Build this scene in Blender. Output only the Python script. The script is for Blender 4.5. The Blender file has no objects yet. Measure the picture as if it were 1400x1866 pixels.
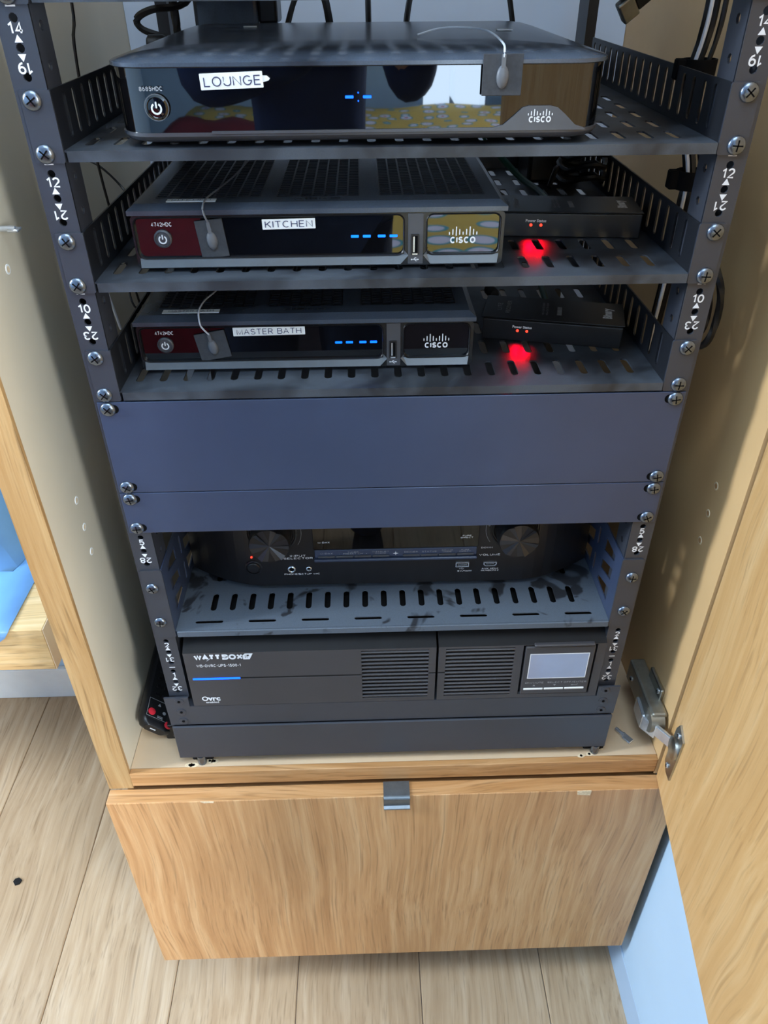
import bpy, bmesh, math, random
from mathutils import Matrix, Vector
random.seed(7)
SC = bpy.context.scene
COL = SC.collection
PI = math.pi

# ------------------------------------------------------------------ camera, world, lights, exposure
cam_d = bpy.data.cameras.new('camera')
cam = bpy.data.objects.new('camera', cam_d); COL.objects.link(cam)
cam_d.sensor_fit = 'HORIZONTAL'; cam_d.sensor_width = 36.0
cam_d.lens = 36.0 * 1388.66 / 1400.0
cam_d.clip_start = 0.01; cam_d.clip_end = 50
RGT = Vector((0.99958642, -0.02799695, -0.00657007))
DWN = Vector((-0.02172967, -0.58568081, -0.81025046))
FWD = Vector((0.01883658, 0.81005812, -0.58604693))
cam.matrix_world = Matrix(((RGT.x, -DWN.x, -FWD.x, -0.02146574), (RGT.y, -DWN.y, -FWD.y, -0.55777941),
                           (RGT.z, -DWN.z, -FWD.z, 0.64247769), (0, 0, 0, 1)))
SC.camera = cam

world = bpy.data.worlds.new('world'); SC.world = world; world.use_nodes = True
wb = world.node_tree.nodes['Background']
wb.inputs['Color'].default_value = (0.62, 0.78, 1.0, 1); wb.inputs['Strength'].default_value = 1.2

def area_light(name, loc, target, sx, sy, watts, col):
    d = bpy.data.lights.new(name, 'AREA'); d.shape = 'RECTANGLE'; d.size = sx; d.size_y = sy
    d.energy = watts; d.color = col
    o = bpy.data.objects.new(name, d); COL.objects.link(o); o.location = loc
    o.rotation_euler = (Vector(target) - Vector(loc)).to_track_quat('-Z', 'Y').to_euler()
    return o
# daylight entering through the three windows of the room
area_light('window_daylight', (-2.30, -0.45, 1.20), (0.2, 0.0, 0.25), 0.28, 0.9, 74, (0.80, 0.90, 1.0))
area_light('window_daylight', (2.12, -2.80, 0.95), (-0.2, 0.0, 0.1), 0.9, 1.4, 285, (0.88, 0.94, 1.0))
area_light('window_daylight', (0.70, -3.93, 0.75), (0.2, 0.0, 0.2), 0.5, 1.5, 30, (0.62, 0.80, 1.0))
# added fill lamp under the closed ceiling, brightens the floor from above
area_light('added_overhead_fill', (0.1, -0.72, 1.93), (0.1, -0.72, 0.0), 1.2, 0.9, 30, (0.70, 0.85, 1.0))

vs = SC.view_settings
SC.display_settings.display_device = 'sRGB'
vs.view_transform = 'Standard'; vs.look = 'None'; vs.gamma = 1.0; vs.use_curve_mapping = False
vs.exposure = 0.0
try:
    SC.cycles.use_denoising = True
    SC.cycles.max_bounces = 8
    SC.cycles.sample_clamp_indirect = 4.0
except Exception:
    pass

# ------------------------------------------------------------------ helpers: colour and materials
def S(r, g, b):
    f = lambda c: (c / 255 / 12.92) if c <= 10 else ((c / 255 + 0.055) / 1.055) ** 2.4
    return (f(r), f(g), f(b), 1.0)

def new_mat(name):
    m = bpy.data.materials.new(name); m.use_nodes = True
    nt = m.node_tree; return m, nt, nt.nodes['Principled BSDF']

def nd(nt, typ, **kw):
    n = nt.nodes.new(typ)
    for k, v in kw.items(): setattr(n, k, v)
    return n

def noise(nt, vec, scale, detail=4, rough=0.6, dist=0.0):
    n = nd(nt, 'ShaderNodeTexNoise'); n.inputs['Scale'].default_value = scale
    n.inputs['Detail'].default_value = detail; n.inputs['Roughness'].default_value = rough
    n.inputs['Distortion'].default_value = dist
    nt.links.new(vec, n.inputs['Vector']); return n.outputs['Fac']

def ramp(nt, fac, stops):
    r = nd(nt, 'ShaderNodeValToRGB'); e = r.color_ramp.elements
    while len(e) < len(stops): e.new(0.5)
    for i, (p, c) in enumerate(stops): e[i].position = p; e[i].color = c
    nt.links.new(fac, r.inputs['Fac']); return r.outputs['Color']

def mixc(nt, fac, a, b, mode='MIX'):
    n = nd(nt, 'ShaderNodeMix', data_type='RGBA', blend_type=mode)
    for sock, v in ((n.inputs[0], fac), (n.inputs[6], a), (n.inputs[7], b)):
        if hasattr(v, 'links'): nt.links.new(v, sock)
        elif isinstance(v, (int, float)): sock.default_value = v
        else: sock.default_value = v
    return n.outputs[2]

def bump(nt, b, h, strength, dist=0.001):
    n = nd(nt, 'ShaderNodeBump'); n.inputs['Strength'].default_value = strength; n.inputs['Distance'].default_value = dist
    nt.links.new(h, n.inputs['Height']); nt.links.new(n.outputs['Normal'], b.inputs['Normal'])

def plain(name, c, rough=0.5, metal=0.0, spec=0.5, var=0.12, vscale=60, emit=None, es=0, coat=0, fine=0.0):
    m, nt, b = new_mat(name)
    tc = nd(nt, 'ShaderNodeTexCoord')
    if var > 0:
        f = noise(nt, tc.outputs['Object'], vscale)
        lo = tuple(x * (1 - var) for x in c[:3]) + (1,); hi = tuple(min(1, x * (1 + var)) for x in c[:3]) + (1,)
        nt.links.new(ramp(nt, f, [(0.3, lo), (0.7, hi)]), b.inputs['Base Color'])
    else:
        b.inputs['Base Color'].default_value = c
    b.inputs['Roughness'].default_value = rough; b.inputs['Metallic'].default_value = metal
    b.inputs['Specular IOR Level'].default_value = spec
    if coat: b.inputs['Coat Weight'].default_value = coat; b.inputs['Coat Roughness'].default_value = 0.03
    if emit: b.inputs['Emission Color'].default_value = emit; b.inputs['Emission Strength'].default_value = es
    if fine: bump(nt, b, noise(nt, tc.outputs['Object'], 1800, 2), fine, 0.0004)
    return m

def wood(name, dark, mid, light, axis, fine=1.0, rough=0.45, rnd=0.0, broad=1.0, spec=0.35, pore=0.55):
    """oak: long fibres along one axis, fine darker pores, broad figure"""
    m, nt, b = new_mat(name)
    tc = nd(nt, 'ShaderNodeTexCoord'); vec = tc.outputs['Object']
    if rnd:
        oi = nd(nt, 'ShaderNodeObjectInfo'); mul = nd(nt, 'ShaderNodeMath', operation='MULTIPLY'); mul.inputs[1].default_value = 40
        nt.links.new(oi.outputs['Random'], mul.inputs[0])
        cb = nd(nt, 'ShaderNodeCombineXYZ'); nt.links.new(mul.outputs[0], cb.inputs[axis])
        ad = nd(nt, 'ShaderNodeVectorMath', operation='ADD'); nt.links.new(vec, ad.inputs[0]); nt.links.new(cb.outputs[0], ad.inputs[1])
        vec = ad.outputs[0]
    wv = nd(nt, 'ShaderNodeTexNoise'); wv.inputs['Scale'].default_value = 3.2; wv.inputs['Detail'].default_value = 1.5
    nt.links.new(vec, wv.inputs['Vector'])
    sc = nd(nt, 'ShaderNodeVectorMath', operation='SCALE'); sc.inputs['Scale'].default_value = 0.042 * broad
    nt.links.new(wv.outputs['Color'], sc.inputs[0])
    ad2 = nd(nt, 'ShaderNodeVectorMath', operation='ADD'); nt.links.new(vec, ad2.inputs[0]); nt.links.new(sc.outputs[0], ad2.inputs[1])
    def stretched(s, along):
        mp = nd(nt, 'ShaderNodeMapping'); v = [s, s, s]; v[axis] = along
        mp.inputs['Scale'].default_value = v; nt.links.new(ad2.outputs[0], mp.inputs['Vector']); return mp.outputs[0]
    f1 = noise(nt, stretched(90 * fine, 3.0 * fine), 1.0, 6, 0.66, 0.2)
    f2 = noise(nt, stretched(360 * fine, 9 * fine), 1.0, 2, 0.55)
    f3 = noise(nt, stretched(9, 0.9), 1.0, 2, 0.5)
    c = ramp(nt, f1, [(0.30, dark), (0.5, mid), (0.70, light)])
    p_ = 1 - pore
    pores = ramp(nt, f2, [(0.28, (p_, p_ * 0.95, p_ * 0.9, 1)), (0.46, (1, 1, 1, 1)), (1.0, (1, 1, 1, 1))])
    c = mixc(nt, 0.7, c, pores, 'MULTIPLY')
    tone = ramp(nt, f3, [(0.3, (0.88, 0.86, 0.84, 1)), (0.7, (1.0, 1.0, 1.0, 1))])
    c = mixc(nt, 0.9, c, tone, 'MULTIPLY')
    if rnd:
        tr = ramp(nt, oi.outputs['Random'], [(0.0, (1 - rnd, 1 - rnd * 1.1, 1 - rnd * 1.2, 1)), (1.0, (1, 1, 1, 1))])
        c = mixc(nt, 1.0, c, tr, 'MULTIPLY')
    nt.links.new(c, b.inputs['Base Color'])
    b.inputs['Roughness'].default_value = rough; b.inputs['Specular IOR Level'].default_value = spec
    bump(nt, b, f2, 0.10, 0.0005)
    return m

def dusty(name, base, dust, lo=0.42, hi=0.58, scale=22, rough=0.55, grit=0.15):
    """dark metal with a film of dust on it that has been wiped in places"""
    m, nt, b = new_mat(name)
    tc = nd(nt, 'ShaderNodeTexCoord')
    f = noise(nt, tc.outputs['Object'], scale, 3, 0.55, 0.6)
    g = noise(nt, tc.outputs['Object'], 900, 2, 0.7)
    a = ramp(nt, f, [(lo, (0, 0, 0, 1)), (hi, (1, 1, 1, 1))])
    film = mixc(nt, g, tuple(x * 0.8 for x in dust[:3]) + (1,), tuple(min(1, x * 1.25) for x in dust[:3]) + (1,))
    nt.links.new(mixc(nt, a, base, film), b.inputs['Base Color'])
    sp = noise(nt, tc.outputs['Object'], 420, 0, 0.5)
    b.inputs['Roughness'].default_value = rough
    bump(nt, b, g, grit, 0.0003)
    return m

M = {}
M['rack'] = plain('rack_paint', S(54, 57, 65), 0.36, 0, 0.55, 0.08, 14, fine=0.08)
M['panel'] = plain('panel_paint', S(55, 65, 88), 0.32, 0, 0.55, 0.10, 9, fine=0.08)
M['shelf'] = dusty('shelf_paint', S(30, 32, 37), S(66, 72, 80), 0.40, 0.60, 14, 0.42)
M['tray'] = dusty('receiver_shelf_dust', S(36, 39, 45), S(80, 89, 100), 0.37, 0.42, 26, 0.6)
M['dark_metal'] = plain('shelf_side_paint', S(25, 27, 32), 0.42, 0, 0.5, 0.1, 20)
M['black'] = plain('black_plastic', S(20, 20, 23), 0.35, 0, 0.5, 0.15, 40)
M['matte_black'] = plain('matte_black', S(14, 14, 16), 0.7, 0, 0.3, 0.2, 40)
M['lid'] = dusty('dusty_black_lid', S(34, 38, 46), S(74, 83, 96), 0.30, 0.60, 9, 0.21, 0.02)
M['gloss'] = plain('gloss_black', S(8, 8, 10), 0.02, 0, 0.9, 0.1, 30)
M['grille'] = plain('vent_black', S(38, 41, 48), 0.28, 0, 0.6, 0.15, 40)
M['bezel'] = plain('dark_bezel', S(24, 25, 29), 0.25, 0, 0.5, 0.08, 50)
M['grey_plastic'] = plain('grey_plastic', S(70, 71, 76), 0.35, 0, 0.5, 0.08, 50)
M['silver_strip'] = plain('satin_silver_plastic', S(98, 103, 107), 0.34, 0.2, 0.5, 0.08, 50)
M['foam'] = plain('grey_foam', S(66, 68, 72), 0.85, 0, 0.2, 0.12, 300)
M['bud'] = plain('grey_emitter_plastic', S(96, 98, 102), 0.4, 0, 0.4, 0.05, 90)
M['label'] = plain('label_white', S(236, 238, 236), 0.45, 0, 0.4, 0.03, 30)
M['ink'] = plain('label_ink', S(62, 64, 98), 0.6, 0, 0.3, 0.05, 30)
M['print'] = plain('white_print', S(225, 227, 230), 0.5, 0, 0.4, 0.04, 60)
M['printgrey'] = plain('grey_print', S(150, 152, 156), 0.5, 0, 0.4, 0.25, 200)
M['zinc'] = plain('zinc_screw', S(112, 120, 132), 0.26, 0.9, 0.5, 0.18, 160)
M['steel'] = plain('hinge_steel', S(178, 178, 172), 0.33, 1.0, 0.5, 0.14, 70)
M['hinge_cap'] = plain('hinge_cover', S(150, 148, 138), 0.38, 0.8, 0.5, 0.14, 90)
M['chrome'] = plain('chrome', S(205, 210, 216), 0.24, 0.75, 0.5, 0.06, 60)
M['pull'] = plain('brushed_grey_pull', S(120, 128, 134), 0.42, 0.9, 0.5, 0.1, 120)
M['dark_hole'] = plain('hole_dark', S(8, 8, 9), 0.8, 0, 0.1, 0.1, 40)
M['blue_led'] = plain('blue_segment', S(10, 40, 200), 0.4, 0, 0.4, 0.05, 30, emit=(0.0, 0.10, 1.0, 1), es=3.2)
M['blue_dim'] = plain('blue_segment_dim', S(10, 60, 200), 0.4, 0, 0.4, 0.05, 30, emit=(0.0, 0.17, 1.0, 1), es=2.2)
M['red_led'] = plain('red_led', S(255, 40, 20), 0.4, 0, 0.4, 0.05, 30, emit=(1.0, 0.04, 0.02, 1), es=3)
M['lcd'] = plain('lcd_screen', S(150, 160, 185), 0.12, 0, 0.7, 0.05, 20, coat=0.6)
M['ups'] = plain('ups_plastic', S(62, 61, 64), 0.42, 0, 0.45, 0.07, 12, fine=0.08)
M['rx'] = plain('receiver_black', S(20, 20, 23), 0.38, 0, 0.5, 0.12, 20)
M['knob'] = plain('spun_black_knob', S(70, 72, 78), 0.30, 0.85, 0.5, 0.1, 30)
M['cable'] = plain('black_cable', S(19, 19, 21), 0.45, 0, 0.4, 0.12, 60)
M['white_cable'] = plain('pale_cable', S(205, 212, 222), 0.4, 0, 0.4, 0.06, 60)
M['grey_cable'] = plain('grey_cable', S(120, 124, 130), 0.4, 0, 0.4, 0.06, 60)
M['green_cable'] = plain('green_cable', S(30, 82, 62), 0.4, 0, 0.4, 0.08, 60)
M['velcro'] = plain('velcro_strap', S(18, 18, 20), 0.9, 0, 0.1, 0.25, 700)
M['oak_front'] = wood('oak_drawer_front', S(186, 136, 88), S(204, 155, 105), S(220, 178, 130), 2, pore=0.42)
M['oak_edge'] = wood('oak_edge_upright', S(160, 121, 74), S(178, 141, 94), S(194, 163, 116), 2, 1.0)
M['oak_flat'] = wood('oak_edge_level', S(170, 122, 74), S(192, 144, 94), S(208, 164, 116), 0, 1.0)
M['oak_bench'] = wood('oak_bench', S(190, 150, 98), S(212, 176, 124), S(226, 196, 150), 0, 0.8)
M['oak_door'] = wood('oak_door', S(200, 154, 98), S(212, 168, 112), S(222, 184, 132), 2, 0.6, 0.42, broad=1.6, pore=0.3)
M['oak_floor'] = wood('oak_floor', S(172, 144, 112), S(188, 162, 130), S(202, 179, 150), 1, 0.8, 0.45, 0.10, 1.2, pore=0.4)
M['lacquer_left'] = plain('cabinet_lining', S(206, 196, 174), 0.5, 0, 0.35, 0.05, 5)
M['lacquer_base'] = plain('cabinet_base_lining', S(206, 180, 148), 0.42, 0, 0.4, 0.07, 12)
M['lining_right'] = plain('cabinet_right_lining', S(208, 170, 120), 0.45, 0, 0.35, 0.05, 9)
M['back_lining'] = plain('cabinet_back_lining', S(190, 200, 216), 0.6, 0, 0.3, 0.05, 6)
M['wall'] = plain('pale_blue_wall_paint', S(182, 208, 230), 0.7, 0, 0.3, 0.02, 8)
M['base_white'] = plain('white_skirting', S(172, 196, 220), 0.5, 0, 0.4, 0.02, 8)
M['shadow_gap'] = plain('filler_strip', S(128, 122, 124), 0.7, 0, 0.3, 0.05, 20)
M['fabric_blue'] = plain('pale_blue_fabric', S(112, 152, 190), 0.6, 0, 0.3, 0.10, 9)
M['sheet_blue'] = plain('pale_blue_sheet', S(112, 160, 214), 0.35, 0, 0.5, 0.08, 14)
M['red_button'] = plain('red_button', S(205, 44, 58), 0.4, 0, 0.4, 0.05, 60)
M['red_cloth'] = plain('red_blanket', S(120, 22, 34), 0.9, 0, 0.2, 0.2, 30)
M['shirt'] = plain('navy_shirt', S(36, 52, 88), 0.9, 0, 0.2, 0.2, 30)
M['jeans'] = plain('dark_jeans', S(34, 42, 60), 0.9, 0, 0.2, 0.2, 60)
M['skin'] = plain('skin', S(205, 158, 130), 0.5, 0, 0.4, 0.05, 40)
M['hair'] = plain('dark_hair', S(38, 28, 22), 0.6, 0, 0.3, 0.2, 200)
M['chip'] = plain('raw_chipped_wood', S(224, 204, 170), 0.8, 0, 0.2, 0.2, 300)

def ochre_cloth():
    m, nt, b = new_mat('ochre_patterned_cloth')
    tc = nd(nt, 'ShaderNodeTexCoord')
    v = nd(nt, 'ShaderNodeTexVoronoi'); v.inputs['Scale'].default_value = 7.5; v.inputs['Randomness'].default_value = 0.55
    nt.links.new(tc.outputs['Object'], v.inputs['Vector'])
    c = ramp(nt, v.outputs['Distance'], [(0.0, S(190, 40, 60)), (0.10, S(190, 40, 60)), (0.12, S(222, 214, 232)), (0.27, S(222, 214, 232)), (0.29, S(64, 150, 160)), (0.34, S(64, 150, 160)), (0.36, S(206, 170, 74))])
    nt.links.new(c, b.inputs['Base Color']); b.inputs['Roughness'].default_value = 0.9
    return m
M['ochre'] = ochre_cloth()
M['bed_side'] = plain('taupe_bed_side', S(92, 78, 80), 0.9, 0, 0.2, 0.1, 20)

# ------------------------------------------------------------------ helpers: meshes
FRONT = Matrix(((1, 0, 0, 0), (0, 0, -1, 0), (0, 1, 0, 0), (0, 0, 0, 1)))     # u->x, v->z, w->towards the viewer (-y)
SIDE = Matrix(((0, 0, 1, 0), (1, 0, 0, 0), (0, 1, 0, 0), (0, 0, 0, 1)))       # u->y, v->z, w->x
def T(x, y, z): return Matrix.Translation((x, y, z))
def FR(x, y, z): return T(x, y, z) @ FRONT
def SD(x, y, z): return T(x, y, z) @ SIDE
def RX(a): return Matrix.Rotation(a, 4, 'X')
def RY(a): return Matrix.Rotation(a, 4, 'Y')
def RZ(a): return Matrix.Rotation(a, 4, 'Z')

def arc(cx, cy, r, a0, a1, n): return [(cx + r * math.cos(a0 + (a1 - a0) * i / n), cy + r * math.sin(a0 + (a1 - a0) * i / n)) for i in range(n + 1)]
def circle(cx, cy, r, n=12): return [(cx + r * math.cos(2 * PI * i / n), cy + r * math.sin(2 * PI * i / n)) for i in range(n)]
def rrect(x0, x1, y0, y1, r, n=3):
    r = min(r, (x1 - x0) / 2 - 1e-5, (y1 - y0) / 2 - 1e-5)
    if r <= 1e-5: return [(x0, y0), (x1, y0), (x1, y1), (x0, y1)]
    return (arc(x1 - r, y0 + r, r, -PI / 2, 0, n) + arc(x1 - r, y1 - r, r, 0, PI / 2, n) + arc(x0 + r, y1 - r, r, PI / 2, PI, n) + arc(x0 + r, y0 + r, r, PI, 1.5 * PI, n))
def rect(x0, x1, y0, y1): return [(x0, y0), (x1, y0), (x1, y1), (x0, y1)]

_cache = {}
def curve_geo(cv):
    ob = bpy.data.objects.new('tmp', cv)
    me = ob.to_mesh()
    g = ([v.co.copy() for v in me.vertices], [tuple(p.vertices) for p in me.polygons])
    ob.to_mesh_clear(); bpy.data.objects.remove(ob); bpy.data.curves.remove(cv)
    return g
def plate_geo(loops, t):
    cv = bpy.data.curves.new('tmp', 'CURVE'); cv.dimensions = '2D'; cv.fill_mode = 'BOTH'; cv.extrude = t / 2
    for lp in loops:
        s = cv.splines.new('POLY'); s.points.add(len(lp) - 1); s.use_cyclic_u = True
        for p, q in zip(s.points, lp): p.co = (q[0], q[1], 0, 1)
    return curve_geo(cv)
def text_geo(s, size, align='CENTER', bold=0.0):
    k = (s, size, align, bold)
    if k not in _cache:
        cv = bpy.data.curves.new('tmp', 'FONT'); cv.body = s; cv.size = size; cv.align_x = align; cv.align_y = 'CENTER'
        cv.resolution_u = 2; cv.offset = bold * size; cv.fill_mode = 'FRONT'
        _cache[k] = curve_geo(cv)
    return _cache[k]

def _ar(cx, cy, rx, ry, a0, a1, n=10): return [(cx + rx * math.cos(math.radians(a0 + (a1 - a0) * i / n)), cy + ry * math.sin(math.radians(a0 + (a1 - a0) * i / n))) for i in range(n + 1)]
# plain upright letters as strokes: width, strokes (cap height 1)
GL = {
 'A': (.74, [[(0, 0), (.37, 1), (.74, 0)], [(.14, .33), (.60, .33)]]),
 'B': (.62, [[(.42, .53), (0, .53), (0, 1), (.38, 1)] + _ar(.38, .765, .22, .235, 90, -90)[1:-1] + [(.40, .53)] + _ar(.40, .265, .24, .265, 90, -90)[1:] + [(0, 0), (0, .53)]]),
 'C': (.72, [_ar(.38, .5, .38, .5, 50, 310, 18)]), 'D': (.68, [[(0, 0), (0, 1), (.28, 1)] + _ar(.28, .5, .40, .5, 90, -90, 14)[1:] + [(0, 0)]]),
 'E': (.56, [[(.56, 0), (0, 0), (0, 1), (.55, 1)], [(0, .52), (.50, .52)]]), 'F': (.54, [[(0, 0), (0, 1), (.54, 1)], [(0, .52), (.48, .52)]]),
 'G': (.76, [_ar(.38, .5, .38, .5, 48, 345, 18) + [(.75, .48), (.44, .48)]]), 'H': (.68, [[(0, 0), (0, 1)], [(.68, 0), (.68, 1)], [(0, .52), (.68, .52)]]),
 'I': (.0, [[(0, 0), (0, 1)]]), 'K': (.64, [[(0, 0), (0, 1)], [(.60, 1), (0, .38)], [(.20, .58), (.64, 0)]]), 'L': (.52, [[(0, 1), (0, 0), (.52, 0)]]),
 'M': (.80, [[(0, 0), (0, 1), (.40, .02), (.80, 1), (.80, 0)]]), 'N': (.68, [[(0, 0), (0, 1), (.68, 0), (.68, 1)]]), 'O': (.78, [_ar(.39, .5, .39, .5, 90, 450, 24)]),
 'P': (.58, [[(0, 0), (0, 1), (.34, 1)] + _ar(.34, .735, .24, .265, 90, -90)[1:] + [(0, .47)]]), 'R': (.62, [[(0, 0), (0, 1), (.34, 1)] + _ar(.34, .745, .24, .255, 90, -90)[1:] + [(0, .49)], [(.32, .49), (.62, 0)]]),
 'S': (.62, [_ar(.31, .745, .27, .255, 25, 270, 14) + _ar(.31, .25, .30, .24, 90, -158, 14)]), 'T': (.64, [[(.32, 0), (.32, 1)], [(0, 1), (.64, 1)]]),
 'U': (.66, [[(0, 1), (0, .33)] + _ar(.33, .33, .33, .33, 180, 360, 12) + [(.66, 1)]]), 'V': (.70, [[(0, 1), (.35, 0), (.70, 1)]]), 'W': (1.0, [[(0, 1), (.26, 0), (.50, 1), (.74, 0), (1.0, 1)]]),
 'X': (.66, [[(0, 0), (.66, 1)], [(0, 1), (.66, 0)]]), 'Y': (.66, [[(0, 1), (.33, .44), (.66, 1)], [(.33, .44), (.33, 0)]]),
 '0': (.58, [_ar(.29, .5, .29, .5, 90, 450, 20)]), '1': (.28, [[(0, .78), (.26, 1), (.26, 0)]]), '2': (.58, [_ar(.29, .71, .28, .29, 165, -35, 12) + [(0, 0), (.58, 0)]]),
 '3': (.58, [_ar(.28, .75, .25, .25, 155, -75, 12) + _ar(.28, .265, .29, .265, 75, -155, 14)]), '4': (.60, [[(.45, 0), (.45, 1), (0, .26), (.60, .26)]]),
 '5': (.58, [[(.53, 1), (.10, 1), (.04, .50)] + _ar(.28, .315, .29, .315, 120, -155, 14)]), '6': (.58, [_ar(.29, .31, .28, .31, 90, 450, 16), [(.02, .38)] + _ar(.42, .42, .41, .58, 175, 88, 8)]),
 '7': (.56, [[(0, 1), (.56, 1), (.20, 0)]]), '8': (.58, [_ar(.29, .76, .25, .24, -90, 270, 16), _ar(.29, .26, .29, .26, 90, 450, 16)]), '9': (.58, [_ar(.29, .69, .28, .31, 90, 450, 16), [(.56, .62)] + _ar(.16, .58, .41, .58, -5, -92, 8)]),
 '-': (.34, [[(0, .42), (.34, .42)]]), '/': (.42, [[(0, -.05), (.42, 1.05)]]), '.': (.0, [[(0, 0), (0, .10)]]), '+': (.5, [[(0, .45), (.5, .45)], [(.25, .2), (.25, .7)]]), ' ': (.22, [])}
def ribbon(pts, h, z):
    n = len(pts); cl = math.dist(pts[0], pts[-1]) < 1e-6
    P = pts[:-1] if cl else pts; n = len(P); vs = []
    def nrm(a, b):
        d = math.dist(a, b) or 1; return (-(b[1] - a[1]) / d, (b[0] - a[0]) / d)
    for i in range(n):
        p0 = P[i - 1] if (i or cl) else None; p1 = P[(i + 1) % n] if (i < n - 1 or cl) else None
        n0 = nrm(p0, P[i]) if p0 else None; n1 = nrm(P[i], p1) if p1 else None
        if n0 and n1:
            mx, my = n0[0] + n1[0], n0[1] + n1[1]; q = mx * n1[0] + my * n1[1]; q = max(q, 0.55); mx, my = mx / q, my / q
        else: mx, my = n0 or n1
        vs += [(P[i][0] + mx * h, P[i][1] + my * h, z), (P[i][0] - mx * h, P[i][1] - my * h, z)]
    fs = [(2 * i, 2 * ((i + 1) % n), 2 * ((i + 1) % n) + 1, 2 * i + 1) for i in range(n if cl else n - 1)]
    return vs, fs
def stroke_geo(s, cap, th, gap):
    x = 0; vs = []; fs = []; k = 0
    for ch in s:
        w, st = GL[ch]
        for pl in st:
            v, f = ribbon([(p[0] + x, p[1] * (1 - th) + th / 2) for p in pl], th / 2, k * 0.002); k += 1
            fs += [tuple(i + len(vs) for i in q) for q in f]; vs += v
        x += w + gap + th
    x -= gap + th
    return [Vector(((v[0] - x / 2) * cap, (v[1] - 0.5) * cap, v[2] * cap * 0.2)) for v in vs], fs, (x + th) * cap

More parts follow.
